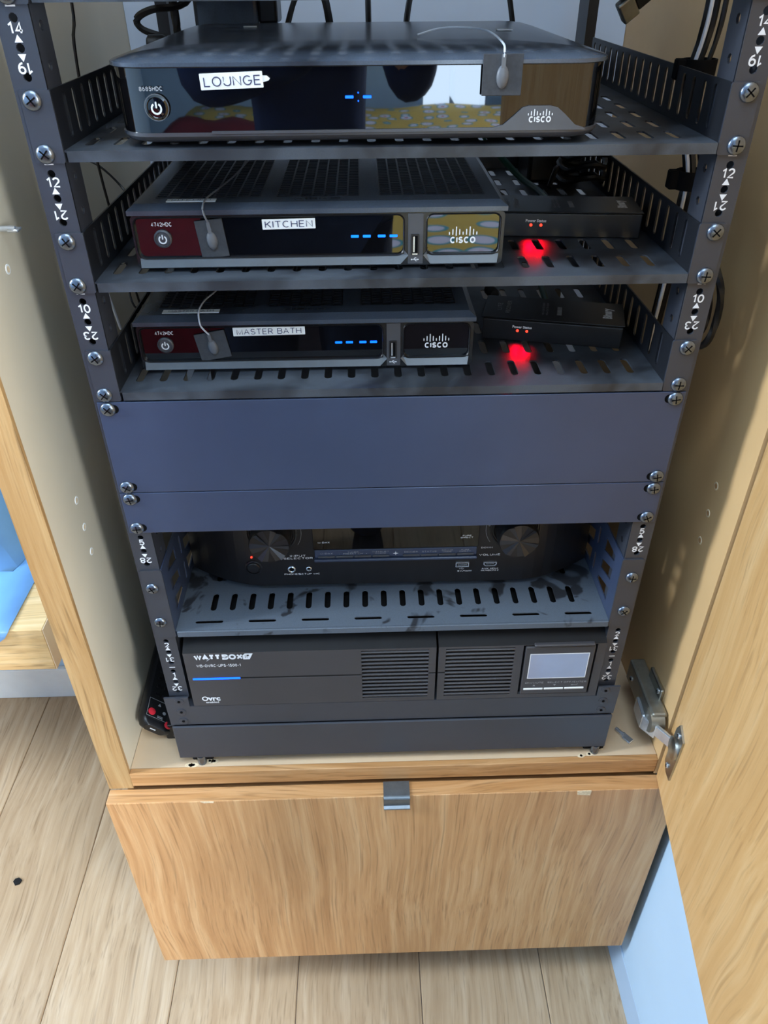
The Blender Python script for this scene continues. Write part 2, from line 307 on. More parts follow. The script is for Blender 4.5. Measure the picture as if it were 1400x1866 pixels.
class MB:
    def __init__(self): self.v = []; self.f = []; self.m = []; self.s = []; self.mi = 0; self.sm = False
    def add(self, vs, fs, X=None):
        o = len(self.v); self.v += [(X @ Vector(p)) if X else Vector(p) for p in vs]
        for f in fs: self.f.append(tuple(i + o for i in f)); self.m.append(self.mi); self.s.append(self.sm)
        return self
    def mat(self, i, smooth=False): self.mi = i; self.sm = smooth; return self
    def box(self, x0, x1, y0, y1, z0, z1, X=None):
        vs = [(x, y, z) for z in (z0, z1) for y in (y0, y1) for x in (x0, x1)]
        return self.add(vs, [(0, 2, 3, 1), (4, 5, 7, 6), (0, 1, 5, 4), (2, 6, 7, 3), (0, 4, 6, 2), (1, 3, 7, 5)], X)
    def bev(self, x0, x1, y0, y1, z0, z1, r, seg=2, X=None):
        bm = bmesh.new(); bmesh.ops.create_cube(bm, size=1.0)
        for v in bm.verts: v.co = ((v.co.x + .5) * (x1 - x0) + x0, (v.co.y + .5) * (y1 - y0) + y0, (v.co.z + .5) * (z1 - z0) + z0)
        bmesh.ops.bevel(bm, geom=list(bm.edges), offset=r, segments=seg, profile=0.5, affect='EDGES')
        bm.verts.index_update()
        self.add([v.co.copy() for v in bm.verts], [tuple(v.index for v in f.verts) for f in bm.faces], X); bm.free(); return self
    def plate(self, loops, t, X=None):                       # flat plate with holes, thickness t centred on w = 0
        g = plate_geo(loops, t); return self.add(g[0], g[1], X)
    def prism(self, loop, w0, w1, X=None):                   # convex or simple outline, capped
        n = len(loop)
        vs = [(p[0], p[1], w0) for p in loop] + [(p[0], p[1], w1) for p in loop]
        fs = [tuple(range(n - 1, -1, -1)), tuple(range(n, 2 * n))] + [(i, (i + 1) % n, n + (i + 1) % n, n + i) for i in range(n)]
        return self.add(vs, fs, X)
    def loft(self, rings, caps=True, X=None, closed=True):
        n = len(rings[0]); vs = [p for r in rings for p in r]; fs = []
        for k in range(len(rings) - 1):
            for i in range(n if closed else n - 1):
                j = (i + 1) % n; fs.append((k * n + i, k * n + j, (k + 1) * n + j, (k + 1) * n + i))
        if caps:
            o = len(self.v); self.add(vs, fs, X); sm = self.sm; self.sm = False
            for f in (tuple(range(n - 1, -1, -1)), tuple(range((len(rings) - 1) * n, len(rings) * n))):
                self.f.append(tuple(i + o for i in f)); self.m.append(self.mi); self.s.append(False)
            self.sm = sm; return self
        return self.add(vs, fs, X)
    def lathe(self, prof, n=20, X=None, caps=True):          # profile of (radius, w) turned round w
        return self.loft([[(r * math.cos(2 * PI * i / n), r * math.sin(2 * PI * i / n), w) for i in range(n)] for r, w in prof], caps, X)
    def cyl(self, r, w0, w1, n=16, X=None): return self.lathe([(r, w0), (r, w1)], n, X)
    def tube(self, pts, r, n=6, sub=4):
        P = [Vector(p) for p in pts]
        if sub > 1 and len(P) > 2:                           # Catmull-Rom through the points
            Q = []
            for i in range(len(P) - 1):
                a, b, c, d = P[max(i - 1, 0)], P[i], P[i + 1], P[min(i + 2, len(P) - 1)]
                for k in range(sub):
                    t = k / sub
                    Q.append(0.5 * ((2 * b) + (c - a) * t + (2 * a - 5 * b + 4 * c - d) * t * t + (3 * b - a - 3 * c + d) * t ** 3))
            P = Q + [P[-1]]
        rings = []; up = Vector((0.13, 0.21, 0.97))
        for i, p in enumerate(P):
            d = (P[min(i + 1, len(P) - 1)] - P[max(i - 1, 0)]).normalized()
            a = d.cross(up)
            if a.length < 1e-3: a = d.cross(Vector((1, 0, 0)))
            a.normalize(); b = d.cross(a)
            rings.append([p + r * (math.cos(2 * PI * k / n) * a + math.sin(2 * PI * k / n) * b) for k in range(n)])
        sm = self.sm; self.sm = True; self.loft(rings); self.sm = sm; return self
    def text(self, s, size, X, align='CENTER', sx=1.0, bold=0.0):
        if all(c in GL for c in s) and align == 'CENTER': return self.word(s, size * 0.72, X, None, 0.11 + 2.2 * bold, sx)
        g = text_geo(s, size, align, bold); return self.add(g[0], g[1], X @ Matrix.Diagonal((sx, 1, 1, 1)))
    def word(self, s, cap, X, width=None, th=0.12, sx=1.0, gap=0.16):
        v, f, w = stroke_geo(s, cap, th, gap)
        if width: sx = width / w
        return self.add(v, f, X @ Matrix.Diagonal((sx, 1, 1, 1)))
    def ell(self, c, rx, ry, rz, n=14, k=8, X=None):
        return self.loft([[(c[0] + rx * math.sin(PI * (j + .02) / (k + .04)) * math.cos(2 * PI * i / n), c[1] + ry * math.sin(PI * (j + .02) / (k + .04)) * math.sin(2 * PI * i / n), c[2] - rz * math.cos(PI * j / k)) for i in range(n)] for j in range(k + 1)], True, X)

ORI = {}
def obj(name, mb, mats, parent=None, loc=None, rot=None, kind=None, label=None, fix=True):
    """links one mesh object; vertices are given in world space for things built in place, else in the thing's own space"""
    me = bpy.data.meshes.new(name)
    off = ORI.get(parent, Vector((0, 0, 0))) if parent else (Vector(loc) * 0 if loc else Vector((0, 0, 0)))
    me.from_pydata([v - off for v in mb.v], [], mb.f)
    for m in (mats if isinstance(mats, (list, tuple)) else [mats]): me.materials.append(m)
    me.polygons.foreach_set('material_index', mb.m); me.polygons.foreach_set('use_smooth', mb.s)
    if fix:
        bm = bmesh.new(); bm.from_mesh(me); bmesh.ops.recalc_face_normals(bm, faces=bm.faces)
        for e in bm.edges:
            if len(e.link_faces) == 2 and e.calc_face_angle(0.0) > 0.62: e.smooth = False
        bm.to_mesh(me); bm.free()
    me.update()
    o = bpy.data.objects.new(name, me); COL.objects.link(o)
    if parent: o.parent = parent; ORI[o] = off
    if loc: o.location = loc
    if rot: o.rotation_euler = rot
    if kind: o['kind'] = kind
    if label: o['label'] = label
    return o
def tag(o, label=None, cat=None, group=None, kind=None):
    for k, v in (('label', label), ('category', cat), ('group', group), ('kind', kind)):
        if v: o[k] = v
    return o
def thing(name, label, cat, loc=(0, 0, 0), rot=(0, 0, 0), group=None, world=True):
    """an Empty at the thing's base; world=True when its parts are given in world coordinates"""
    o = bpy.data.objects.new(name, None); COL.objects.link(o); o.empty_display_size = 0.03
    o.location = loc; o.rotation_euler = rot
    ORI[o] = Vector(loc) if world else Vector((0, 0, 0))
    return tag(o, label, cat, group)
def inst(src, name, parent, loc, rot=(0, 0, 0)):
    o = bpy.data.objects.new(name, src.data); COL.objects.link(o); o.parent = parent
    o.location = Vector(loc) - ORI.get(parent, Vector((0, 0, 0))); o.rotation_euler = rot; return o
def copy_tree(src, parent=None):
    c = src.copy(); COL.objects.link(c)
    if parent: c.parent = parent
    ORI[c] = Vector((0, 0, 0))
    for ch in [x for x in KIDS.get(src.name, [])]: copy_tree(ch, c)
    return c
KIDS = {}
def index_kids():
    KIDS.clear()
    for o in COL.objects:
        if o.parent: KIDS.setdefault(o.parent.name, []).append(o)
def struct(name, mb, mats): return tag(obj(name, mb, mats), kind='structure')

U = 0.04445
FLOOR_Z = -0.64
BASE_Z = -0.112          # top of the cabinet's base board

# ------------------------------------------------------------------ the room
bx = lambda *a: MB().box(*a)
floor_o = struct('floor', bx(-2.5, 2.3, -4.1, 0.6, FLOOR_Z - 0.05, FLOOR_Z - 0.004), M['shadow_gap'])
PW = 0.1905; gapw = 0.0009
n_pl = 0
for i in range(-12, 12):
    x0 = 0.0420 + PW * i
    ends = [-4.1]
    y = -4.1 + random.uniform(0.5, 1.7)
    while y < 0.5:
        ends.append(y); y += random.uniform(1.5, 2.1)
    if -4 <= i <= 2: ends = [-4.1, -1.45 - 0.11 * (i % 3)]
    ends.append(0.6)
    for a, b in zip(ends[:-1], ends[1:]):
        L = b - a; w = PW - gapw
        m_ = MB()
        e = 0.0012
        prof = [(0, -0.006), (0, -e), (e, 0), (w - e, 0), (w, -e), (w, -0.006)]
        m_.loft([[(p[0], yy, p[1]) for p in prof] for yy in (0, L - gapw)])
        obj('plank', m_, M['oak_floor'], floor_o, loc=(x0, a, FLOOR_Z)); n_pl += 1

struct('wall_back', bx(-2.5, 2.3, 0.572, 0.66, FLOOR_Z, 1.95), M['wall'])
struct('baseboard_back', MB().bev(-2.5, -0.336, 0.560, 0.572, FLOOR_Z, FLOOR_Z + 0.085, 0.002), M['label'])
struct('wall_right', bx(0.3450, 0.42, -0.62, -0.034, FLOOR_Z + 0.066, 1.95), M['wall'])
struct('baseboard_right', MB().bev(0.3446, 0.372, -0.62, 0.56, FLOOR_Z, FLOOR_Z + 0.0655, 0.0012), M['base_white'])
struct('trim_1', bx(0.3475, 0.42, -0.0335, 0.57, FLOOR_Z + 0.066, 1.95), M['wall'])
struct('ceiling', bx(-2.5, 2.3, -4.1, 0.6, 1.95, 2.0), M['wall'])
wf = MB()                                                   # wall behind the viewer with a tall narrow window opening
wf.box(-2.5, 0.42, -4.1, -4.0, FLOOR_Z, 1.95); wf.box(0.98, 2.3, -4.1, -4.0, FLOOR_Z, 1.95)
wf.box(0.42, 0.98, -4.1, -4.0, FLOOR_Z, -0.05); wf.box(0.42, 0.98, -4.1, -4.0, 1.55, 1.95)
struct('wall_front', wf, M['wall'])
wl = MB()
wl.box(-2.5, -2.4, -4.0, -0.70, FLOOR_Z, 1.95); wl.box(-2.5, -2.4, -0.20, 0.572, FLOOR_Z, 1.95)
wl.box(-2.5, -2.4, -0.70, -0.20, FLOOR_Z, 0.70); wl.box(-2.5, -2.4, -0.70, -0.20, 1.70, 1.95)
struct('wall_left', wl, M['wall'])
wr = MB()
wr.box(2.2, 2.3, -4.0, -3.35, FLOOR_Z, 1.95); wr.box(2.2, 2.3, -2.25, 0.572, FLOOR_Z, 1.95)
wr.box(2.2, 2.3, -3.35, -2.25, FLOOR_Z, 0.2); wr.box(2.2, 2.3, -3.35, -2.25, 1.7, 1.95)
struct('wall_east', wr, M['wall'])
def window(name, c, along_x, w, h):
    f = MB()
    def bar(u0, u1, v0, v1):
        if along_x: f.box(c[0] + u0, c[0] + u1, c[1] - .02, c[1] + .02, c[2] + v0, c[2] + v1)
        else: f.box(c[0] - .02, c[0] + .02, c[1] + u0, c[1] + u1, c[2] + v0, c[2] + v1)
    bar(-w / 2, -w / 2 + .05, -h / 2, h / 2); bar(w / 2 - .05, w / 2, -h / 2, h / 2)
    bar(-w / 2 + .05, w / 2 - .05, -h / 2, -h / 2 + .05); bar(-w / 2 + .05, w / 2 - .05, h / 2 - .05, h / 2); bar(-.02, .02, -h / 2 + .05, h / 2 - .05)
    struct(name, f, M['base_white'])
window('window_1', (0.70, -4.05, 0.75), True, 0.56, 1.6)
window('window_2', (-2.45, -0.45, 1.20), False, 0.50, 1.0)
window('window_3', (2.25, -2.80, 0.95), False, 1.10, 1.5)

# ------------------------------------------------------------------ the oak cabinet with door and drawer
cab = thing('cabinet', 'oak veneered built-in cabinet with open door, holding the equipment rack', 'cabinet', (0, 0.27, FLOOR_Z))
def side_panel(s, lining, back, zb):
    m_ = MB()
    xi = 0.3045 if s < 0 else 0.3085
    m_.mat(0).box(*sorted((s * xi, s * 0.332)), -0.0125, back, zb, 1.5)
    m_.mat(1).box(*sorted((s * (xi - 0.0005), s * 0.332)), -0.0175, -0.0125, zb, 1.5)
    return obj('side_panel', m_, [lining, M['oak_edge']], cab)
left_panel = side_panel(-1, M['lacquer_left'], 0.555, -0.1385)
right_panel = side_panel(1, M['lining_right'], 0.555, -0.1385)
right_panel.data.materials[1] = M['lining_right']
m_ = MB(); m_.mat(0).box(-0.304, 0.308, -0.010, 0.552, -0.134, BASE_Z)
base_board = obj('base_board', m_, M['lacquer_base'], cab)
obj('edge_strip', MB().bev(-0.304, 0.308, -0.0178, -0.0100, -0.1345, BASE_Z + 0.0002, 0.0008), M['oak_flat'], cab, label='oak lipping along the front of the base board')
obj('back_panel', bx(-0.304, 0.308, 0.548, 0.556, BASE_Z, 1.5), M['back_lining'], cab)
obj('top_board', bx(-0.3315, 0.3315, -0.017, 0.556, 1.5, 1.525), M['oak_flat'], cab)
# the drawer below and its folded metal pull
obj('drawer_box', bx(-0.315, 0.315, -0.016, 0.50, -0.50, -0.150), M['oak_flat'], cab)
m_ = MB(); m_.bev(-0.3315, 0.3325, -0.0375, -0.0185, -0.5235, -0.1390, 0.0007, 1)
drawer = obj('drawer_front', m_, [M['oak_front'], M['oak_flat']], cab)
for p_ in drawer.data.polygons:
    if p_.normal.z > 0.9: p_.material_index = 1
m_ = MB(); pr = [(-0.0192, -0.1386), (-0.0192, -0.1370), (-0.0385, -0.1370)] + arc(-0.0385, -0.1405, 0.0035, PI / 2, PI, 4)[1:] + [(-0.0420, -0.1510), (-0.0452, -0.1528), (-0.0452, -0.1545), (-0.0405, -0.1520), (-0.0402, -0.1405), (-0.0385, -0.1387)]
m_.loft([[(x, y, z) for y, z in pr] for x in (-0.0125, 0.0178)])
obj('pull', m_, M['pull'], drawer, label='folded grey metal pull over the drawer top edge')
m_ = MB(); m_.prism([(0.2125, -0.1392), (0.2290, -0.1392), (0.2284, -0.1478), (0.2132, -0.1460)], 0, 0.0008, FR(0, -0.0373, 0))
obj('chip_mark', m_, M['chip'], drawer, label='pale chipped patch of veneer at the top edge')
m_ = MB(); m_.prism([(-0.2235, -0.1388), (-0.208, -0.1392), (-0.2085, -0.1420), (-0.214, -0.1412), (-0.219, -0.1418)], 0, 0.0006, FR(0, -0.0374, 0))
obj('chip_mark', m_, M['chip'], drawer, label='small splintered nick at the left of the top edge')
# door: hinged on the right, swung a little past the panel line
ang = math.atan2(0.135, 0.991)
DOORX = T(0.3092, -0.0215, 0) @ RZ(PI + PI / 2 - ang)        # local u runs from the hinge edge to the free edge, v = outwards
# local frame: +x along the door away from the hinge, +y to the cabinet-facing side flipped below
def door_pt(s, n, z):                                         # s along the door, n out of its inner face, z height
    return Vector((0.3092 - 0.135 * s - 0.991 * n, -0.0215 - 0.991 * s + 0.135 * n, z))
DM = Matrix(((-0.135, -0.991, 0, 0.3092), (-0.991, 0.135, 0, -0.0215), (0, 0, 1, 0), (0, 0, 0, 1)))
m_ = MB(); m_.bev(0, 0.60, -0.019, 0, -0.1375, 1.48, 0.0007, 1, DM)
door = obj('door', m_, M['oak_door'], cab)
# the concealed hinge
hinge = obj('hinge_arm', MB().bev(0.2850, 0.3035, -0.010, 0.076, -0.0735, -0.0420, 0.003, 2), M['hinge_cap'], cab, label='grey steel hinge arm on the right side panel')
m_ = MB(); m_.bev(0.2995, 0.3042, 0.012, 0.050, -0.088, -0.0285, 0.0015, 2)
obj('mounting_plate', m_, M['steel'], hinge)
scr0 = MB(); scr0.mat(0, True).lathe([(0.0034, 0), (0.0034, 0.0008), (0.0024, 0.0016), (0.0002, 0.0018)], 12).mat(1).box(-0.0022, 0.0022, -0.0004, 0.0004, 0.0017, 0.0020).box(-0.0004, 0.0004, -0.0022, 0.0022, 0.0017, 0.0020)
hs = obj('screw', scr0, [M['chrome'], M['dark_hole']], hinge, loc=Vector((0.2994, 0.018, -0.0345)) - ORI[hinge], rot=(0, -PI / 2, 0))
hs2 = inst(hs, 'screw', hinge, (0.2994, 0.018, -0.0830), (0, -PI / 2, 0.4))
hs3 = inst(hs, 'screw', hinge, (0.2849, 0.058, -0.058), (0, -PI / 2, 0.2))
m_ = MB(); m_.mat(0, True).loft([[(0.2846, y, z) for y, z in circle(-0.004, -0.0575, 0.0135, 20)], [(0.3000, y, z) for y, z in circle(-0.004, -0.0575, 0.0135, 20)]])
obj('pivot_cover', m_, M['hinge_cap'], hinge)
m_ = MB()
def link(p, q, w, t):
    p, q = Vector(p), Vector(q); d = (q - p); L = d.length; d.normalize(); up = Vector((0, 0, 1)); s_ = d.cross(up).normalized()
    X = Matrix(((d.x, s_.x, 0, p.x), (d.y, s_.y, 0, p.y), (d.z, s_.z, 1, p.z), (0, 0, 0, 1)))
    m_.bev(0, L, -t / 2, t / 2, -w / 2, w / 2, 0.0012, 2, X)
link((0.284, 0.030, -0.068), (0.2825, 0.002, -0.068), 0.022, 0.004)
link((0.2825, 0.002, -0.068), (0.291, -0.018, -0.062), 0.020, 0.004)
link((0.291, -0.016, -0.060), (0.3035, -0.044, -0.054), 0.016, 0.0045)
obj('hinge_link', m_, M['chrome'], hinge, label='bright bent hinge link')
m_ = MB()
m_.plate([[(0.013, -0.088), (0.024, -0.096), (0.0375, -0.0935), (0.040, -0.058), (0.041, -0.024), (0.022, -0.018), (0.016, -0.030), (0.014, -0.058)]], 0.0022, DM @ Matrix(((1, 0, 0, 0), (0, 0, 1, 0.0012), (0, 1, 0, 0), (0, 0, 0, 1))))
m_.mat(0, True).lathe([(0.0135, 0.0), (0.0132, 0.0045), (0.0105, 0.006), (0.001, 0.006)], 18, DM @ Matrix(((1, 0, 0, 0.026), (0, 0, 1, 0), (0, 1, 0, -0.052), (0, 0, 0, 1))))
cup = obj('hinge_cup', m_, M['steel'], door, label='steel hinge cup let into the door')
for z in (-0.0285, -0.0845):
    p = door_pt(0.028 if z > -0.05 else 0.024, 0.0024, z); inst(hs, 'screw', cup, p, (0, -PI / 2, -ang))
hinge.location.x += 0.0040
# shelf pin holes and a pin in the side panels
def pin_hole(parent, s, y, z, rim):
    m_ = MB(); m_.mat(0).lathe([(0.0042, 0), (0.0040, 0.0004), (0.0028, 0.0004)], 12, T(s * (0.3045 if s < 0 else 0.3085), y, z) @ RY(-s * PI / 2)).mat(1).cyl(0.0027, 0, 0.00045, 10, T(s * (0.3045 if s < 0 else 0.3085), y, z) @ RY(-s * PI / 2))
    obj('pin_hole', m_, [rim, M['chip'] if s < 0 else M['oak_flat']], parent)
for z in (0.446, 0.222, 0.190, 0.159): pin_hole(left_panel, -1, 0.0535, z, M['label'])
for z in (0.236, 0.204, 0.1705): pin_hole(right_panel, 1, 0.0345, z, M['chip'])
m_ = MB(); m_.mat(0, True).cyl(0.0022, -0.002, 0.012, 10, T(-0.3045, 0.060, 0.4755) @ RY(PI / 2)).bev(-0.298, -0.289, 0.0555, 0.0645, 0.4735, 0.4760, 0.0008, 1)
obj('shelf_pin', m_, M['chrome'], left_panel, label='bright metal shelf pin in the left side panel')
# old screw holes in the base board
for i, (x, y) in enumerate([(-0.2365, -0.0075), (-0.232, -0.0075), (-0.214, -0.0025), (-0.2085, -0.0030), (0.194, 0.0045), (0.2295, -0.0075), (0.2195, -0.0095), (0.2435, 0.0005)]):
    m_ = MB(); rr = 0.0046 + 0.0012 * random.random()
    m_.mat(0).prism([(x + rr * random.uniform(.7, 1.15) * math.cos(a), y + 0.6 * rr * math.sin(a)) for a in [k * PI / 5 for k in range(10)]], BASE_Z - 0.0001, BASE_Z + 0.0004)
    m_.mat(1).cyl(0.0016, BASE_Z, BASE_Z + 0.0006, 10, T(x, y, 0))
    obj('screw_hole', m_, [M['chip'], M['dark_hole']], base_board)

# ------------------------------------------------------------------ screws for the rack
def screw_mesh():
    m_ = MB(); m_.mat(0, True).lathe([(0.0063, 0), (0.0063, 0.0009), (0.0056, 0.0020), (0.0038, 0.0030), (0.0002, 0.0034)], 18)
    m_.mat(1).box(-0.0036, 0.0036, -0.00045, 0.00045, 0.0026, 0.00345).box(-0.00045, 0.00045, -0.0036, 0.0036, 0.0026, 0.00345)
    return m_
SCREW = None
def screw(parent, x, y, z):
    global SCREW
    rot = (PI / 2, random.uniform(0, PI), 0)
    if SCREW is None:
        SCREW = obj('screw', screw_mesh(), [M['zinc'], M['dark_hole']], parent, loc=Vector((x, y, z)) - ORI[parent], rot=rot)
        # vertices were offset by the parent's origin: put them back round the screw's own origin
        for v in SCREW.data.vertices: v.co += ORI[parent]
        return SCREW
    return inst(SCREW, 'screw', parent, (x, y, z), rot)
for v in hs.data.vertices: v.co += ORI[hinge]

# ------------------------------------------------------------------ the rack frame
rack = thing('equipment_rack', 'black steel equipment rack with numbered rails standing in the oak cabinet', 'rack', (0, 0.22, BASE_Z))
Ztop = 15.2 * U
def rail(s):
    m_ = MB()
    holes = [circle(s * 0.2318, (n + k) * U, 0.0027, 10) for n in range(15) for k in (0.1429, 0.5, 0.8571)]
    m_.plate([rect(*sorted((s * 0.2213, s * 0.2425)), -0.002, Ztop)] + holes, 0.002, FR(0, 0.001, 0))
    ih = [circle(0.016, (n + k) * U, 0.0032, 8) for n in range(15) for k in (0.25, 0.75)]
    m_.plate([rect(0.001, 0.030, -0.002, Ztop)] + ih, 0.0018, SD(s * 0.2222, 0, 0))
    m_.box(*sorted((s * 0.2407, s * 0.2425)), 0.001, 0.040, -0.002, Ztop)
    return obj('front_rail', m_, M['rack'], rack)
rails = {s: rail(s) for s in (-1, 1)}
TRI = [(-0.0026, -0.002), (0.0026, -0.002), (0, 0.0022)]
for s in (-1, 1):
    for n in (14, 12, 10, 5, 2, 1):
        z0 = (n - 1) * U; X = s * 0.2318; m_ = MB()
        m_.word(str(n), 0.0066, FR(X, -0.0002, z0 + 0.0328), None, 0.17, 1.0)
        m_.word(str(33 - n), 0.0066, FR(X, -0.0002, z0 + 0.0114) @ RZ(PI), None, 0.17, 1.0)
        m_.prism(TRI, 0, 0.0002, FR(X, 0, z0 + 0.0272)); m_.prism(TRI, 0, 0.0002, FR(X, 0, z0 + 0.0170) @ RZ(PI))
        m_.box(X - 0.0030, X + 0.0030, -0.0002, 0, z0 + 0.0438, z0 + 0.0448)
        obj('number_mark', m_, M['print'], rails[s])
for s in (-1, 1):
    m_ = MB(); m_.box(*sorted((s * 0.2213, s * 0.2425)), 0.440, 0.442, -0.002, Ztop); m_.box(*sorted((s * 0.2213, s * 0.2233)), 0.400, 0.440, -0.002, Ztop)
    obj('rear_rail', m_, M['dark_metal'], rack)
# base: front flange with ears, folded kick plate, floor of the rack
m_ = MB()
m_.plate([[(-0.2465, -0.0425), (0.2465, -0.0425), (0.2475, 0.0015), (0.2232, 0.0015), (0.2232, -0.0125), (-0.2215, -0.0125), (-0.2215, 0.0015), (-0.2475, 0.0015)]], 0.002, FR(0, -0.004, 0))
m_.box(-0.2465, 0.2465, -0.003, 0.46, -0.0165, -0.0135)
m_.box(-0.2465, -0.2445, -0.003, 0.46, -0.0425, -0.0140); m_.box(0.2445, 0.2465, -0.003, 0.46, -0.0425, -0.0140)
base = obj('base_frame', m_, M['rack'], rack)
m_ = MB(); m_.bev(-0.2455, 0.2455, -0.0075, -0.0045, -0.0985, -0.0440, 0.0008, 1); m_.box(-0.2455, 0.2455, -0.0055, 0.46, -0.0985, -0.0970)
m_.box(-0.2455, -0.2435, -0.0055, 0.46, -0.0980, -0.0450); m_.box(0.2435, 0.2455, -0.0055, 0.46, -0.0980, -0.0450)
obj('kick_plate', m_, M['rack'], rack)
riv = MB(); riv.mat(0, True).lathe([(0.0052, -0.001), (0.0050, 0.0006), (0.0042, 0.0009), (0.0017, 0.0006)], 16).mat(1).cyl(0.0016, 0, 0.0011, 8)
rv = None
for s in (-1, 1):
    for z in (-0.0040, -0.0210, -0.0360):
        if rv is None:
            rv = obj('rivet', riv, [M['rack'], M['dark_hole']], base, loc=Vector((s * 0.2318, -0.005, z)) - ORI[base], rot=(PI / 2, 0, 0))
            for v in rv.data.vertices: v.co += ORI[base]
        else: inst(rv, 'rivet', base, (s * 0.2318, -0.005, z), (PI / 2, 0, 0))
for x in (-0.222, 0.236):
    m_ = MB(); m_.mat(0).bev(x - 0.012, x + 0.012, -0.0005, 0.022, BASE_Z, BASE_Z + 0.0135, 0.001, 1).mat(1, True).cyl(0.005, 0, 0.0135, 12, T(x, -0.0035, BASE_Z))
    obj('foot', m_, [M['matte_black'], M['zinc']], rack)
for x in (-0.222, 0.236):
    obj('foot', bx(x - 0.012, x + 0.012, 0.42, 0.445, BASE_Z, BASE_Z + 0.0135), M['matte_black'], rack)

# ------------------------------------------------------------------ vented rack shelves (1U), built once, copied
def stadium(cx, cy, w, h, n=3): return rrect(cx - w / 2, cx + w / 2, cy - h / 2, cy + h / 2, min(w, h) / 2 * 0.98, n)
def make_shelf(loc, label):
    r = thing('rack_shelf', label, 'shelf', loc, world=False, group='vented one unit rack shelves')
    D = 0.36
    m_ = MB()
    slots = [stadium(0.0048 + 0.0194 * i, 0.0312 + 0.0437 * k, 0.0062, 0.028, 2) for i in range(-11, 11) for k in range(8)]
    m_.plate([rect(-0.2195, 0.2195, 0.0, D)] + slots, 0.0012, T(0, 0, 0.0075))
    m_.box(-0.2175, 0.2190, -0.0022, 0.0000, 0.0012, 0.0081)
    m_.box(-0.2195, 0.2195, D - 0.0012, D, 0.0081, 0.030)
    obj('tray', m_, M['shelf'], r)
    for s in (-1, 1):
        m_ = MB()
        sl = [stadium(0.0235 + 0.0203 * k, 0.0265, 0.0062, 0.028, 2) for k in range(17)]
        m_.plate([[(0.0, 0.0006), (D, 0.0006), (D, 0.0438), (0.0, 0.0438)]] + sl, 0.0013, SD(s * 0.2203, 0, 0))
        obj('side_wall', m_, M['dark_metal'], r)
        m_ = MB(); m_.plate([rrect(*sorted((s * 0.2197, s * 0.2395)), 0.0004, 0.0440, 0.0015, 2)], 0.0016, FR(0, -0.0008, 0))
        e = obj('ear', m_, M['rack'], r)
        screw(e, s * 0.2318, -0.0016, 0.0381); screw(e, s * 0.2318, -0.0016, 0.0064)
    return r
sh1 = make_shelf((0, 0, 12 * U), 'vented black rack shelf under the large set-top box marked LOUNGE')
index_kids()
def shelf_copy(n, label):
    c = copy_tree(sh1); c.location = (0, 0, n * U); c['label'] = label; return c
shelf_copy(10, 'vented black rack shelf under the set-top box marked KITCHEN')
shelf_copy(8, 'vented black rack shelf under the set-top box marked MASTER BATH, above the blank panels')
shelf_copy(14, 'topmost rack shelf, only the underside of its front lip in view')

# two-unit shelf under the receiver
s4 = thing('rack_shelf', 'deep slotted rack shelf under the receiver, with triangular cutouts in its sides', 'shelf', (0, 0, 2 * U), world=False)
m_ = MB()
sl = [stadium(-0.1862 + 0.01975 * i, y, 0.0062, 0.0265, 2) for i in range(20) for y in (0.0412, 0.0870, 0.150, 0.20)]
sl += [stadium(-0.1875 + 0.0541 * i, 0.0118, 0.0285, 0.0042, 2) for i in range(8)]
m_.plate([rect(-0.2195, 0.2195, 0.0, 0.38)] + sl, 0.0012, T(0, 0, 0.0075)); m_.bev(-0.2180, 0.2195, -0.0022, 0.0002, 0.0006, 0.0081, 0.0006, 1)
obj('tray', m_, M['tray'], s4)
for s in (-1, 1):
    m_ = MB(); zo = 2 * U
    hol = [[(0.0500, 0.1655 - zo), (0.0505, 0.1490 - zo), (0.0190, 0.1585 - zo), (0.0185, 0.1660 - zo)],
           [(0.0505, 0.1370 - zo), (0.0510, 0.1255 - zo), (0.0190, 0.1340 - zo), (0.0185, 0.1490 - zo)],
           [(0.0510, 0.1140 - zo), (0.0540, 0.1070 - zo), (0.0195, 0.1060 - zo), (0.0185, 0.1240 - zo)]]
    hol += [stadium(0.071, 0.1515 - zo, 0.005, 0.022), stadium(0.0715, 0.117 - zo, 0.005, 0.022)]
    for k in range(4):
        yo = 0.083 + 0.07 * k
        hol += [[(p[0] - 0.018 + yo, p[1]) for p in h] for h in hol[:3]]
    m_.plate([[(0, 0.0006), (0.38, 0.0006), (0.38, 0.0885), (0, 0.0885)]] + hol, 0.0013, SD(s * 0.2203, 0, 0))
    obj('side_wall', m_, M['panel'], s4)
    m_ = MB(); m_.plate([rrect(*sorted((s * 0.2197, s * 0.2405)), 0.0004, 0.0885, 0.002, 2)], 0.0016, FR(0, -0.0008, 0))
    e = obj('ear', m_, M['rack'], s4)
    screw(e, s * 0.2318, -0.0016, 0.0667); screw(e, s * 0.2318, -0.0016, 0.0222)

# blank panels
def blank(n0, n1, label):
    p = thing('blanking_panel', label, 'panel', (0, 0, n0 * U), world=False)
    h = (n1 - n0) * U
    m_ = MB(); m_.bev(-0.2400, 0.2400, -0.0020, -0.0001, 0.0004, h - 0.0004, 0.0006, 2)
    m_.box(-0.2190, 0.2190, -0.0005, 0.012, h - 0.0022, h - 0.0010); m_.box(-0.2190, 0.2190, -0.0005, 0.012, 0.0010, 0.0022)
    f = obj('face', m_, M['panel'], p)
    for s in (-1, 1):
        for z in (h - 0.0064, 0.0064):
            m_ = MB(); m_.plate([stadium(s * 0.2306, z, 0.0150, 0.0080)], 0.0003, FR(0, -0.0021, 0))
            obj('screw_slot', m_, M['dark_hole'], p); screw(p, s * 0.2318, -0.0020, z)
blank(6, 8, 'tall plain dark grey blanking panel across the rack, two units high')
blank(5, 6, 'narrow plain dark grey blanking panel just above the receiver')

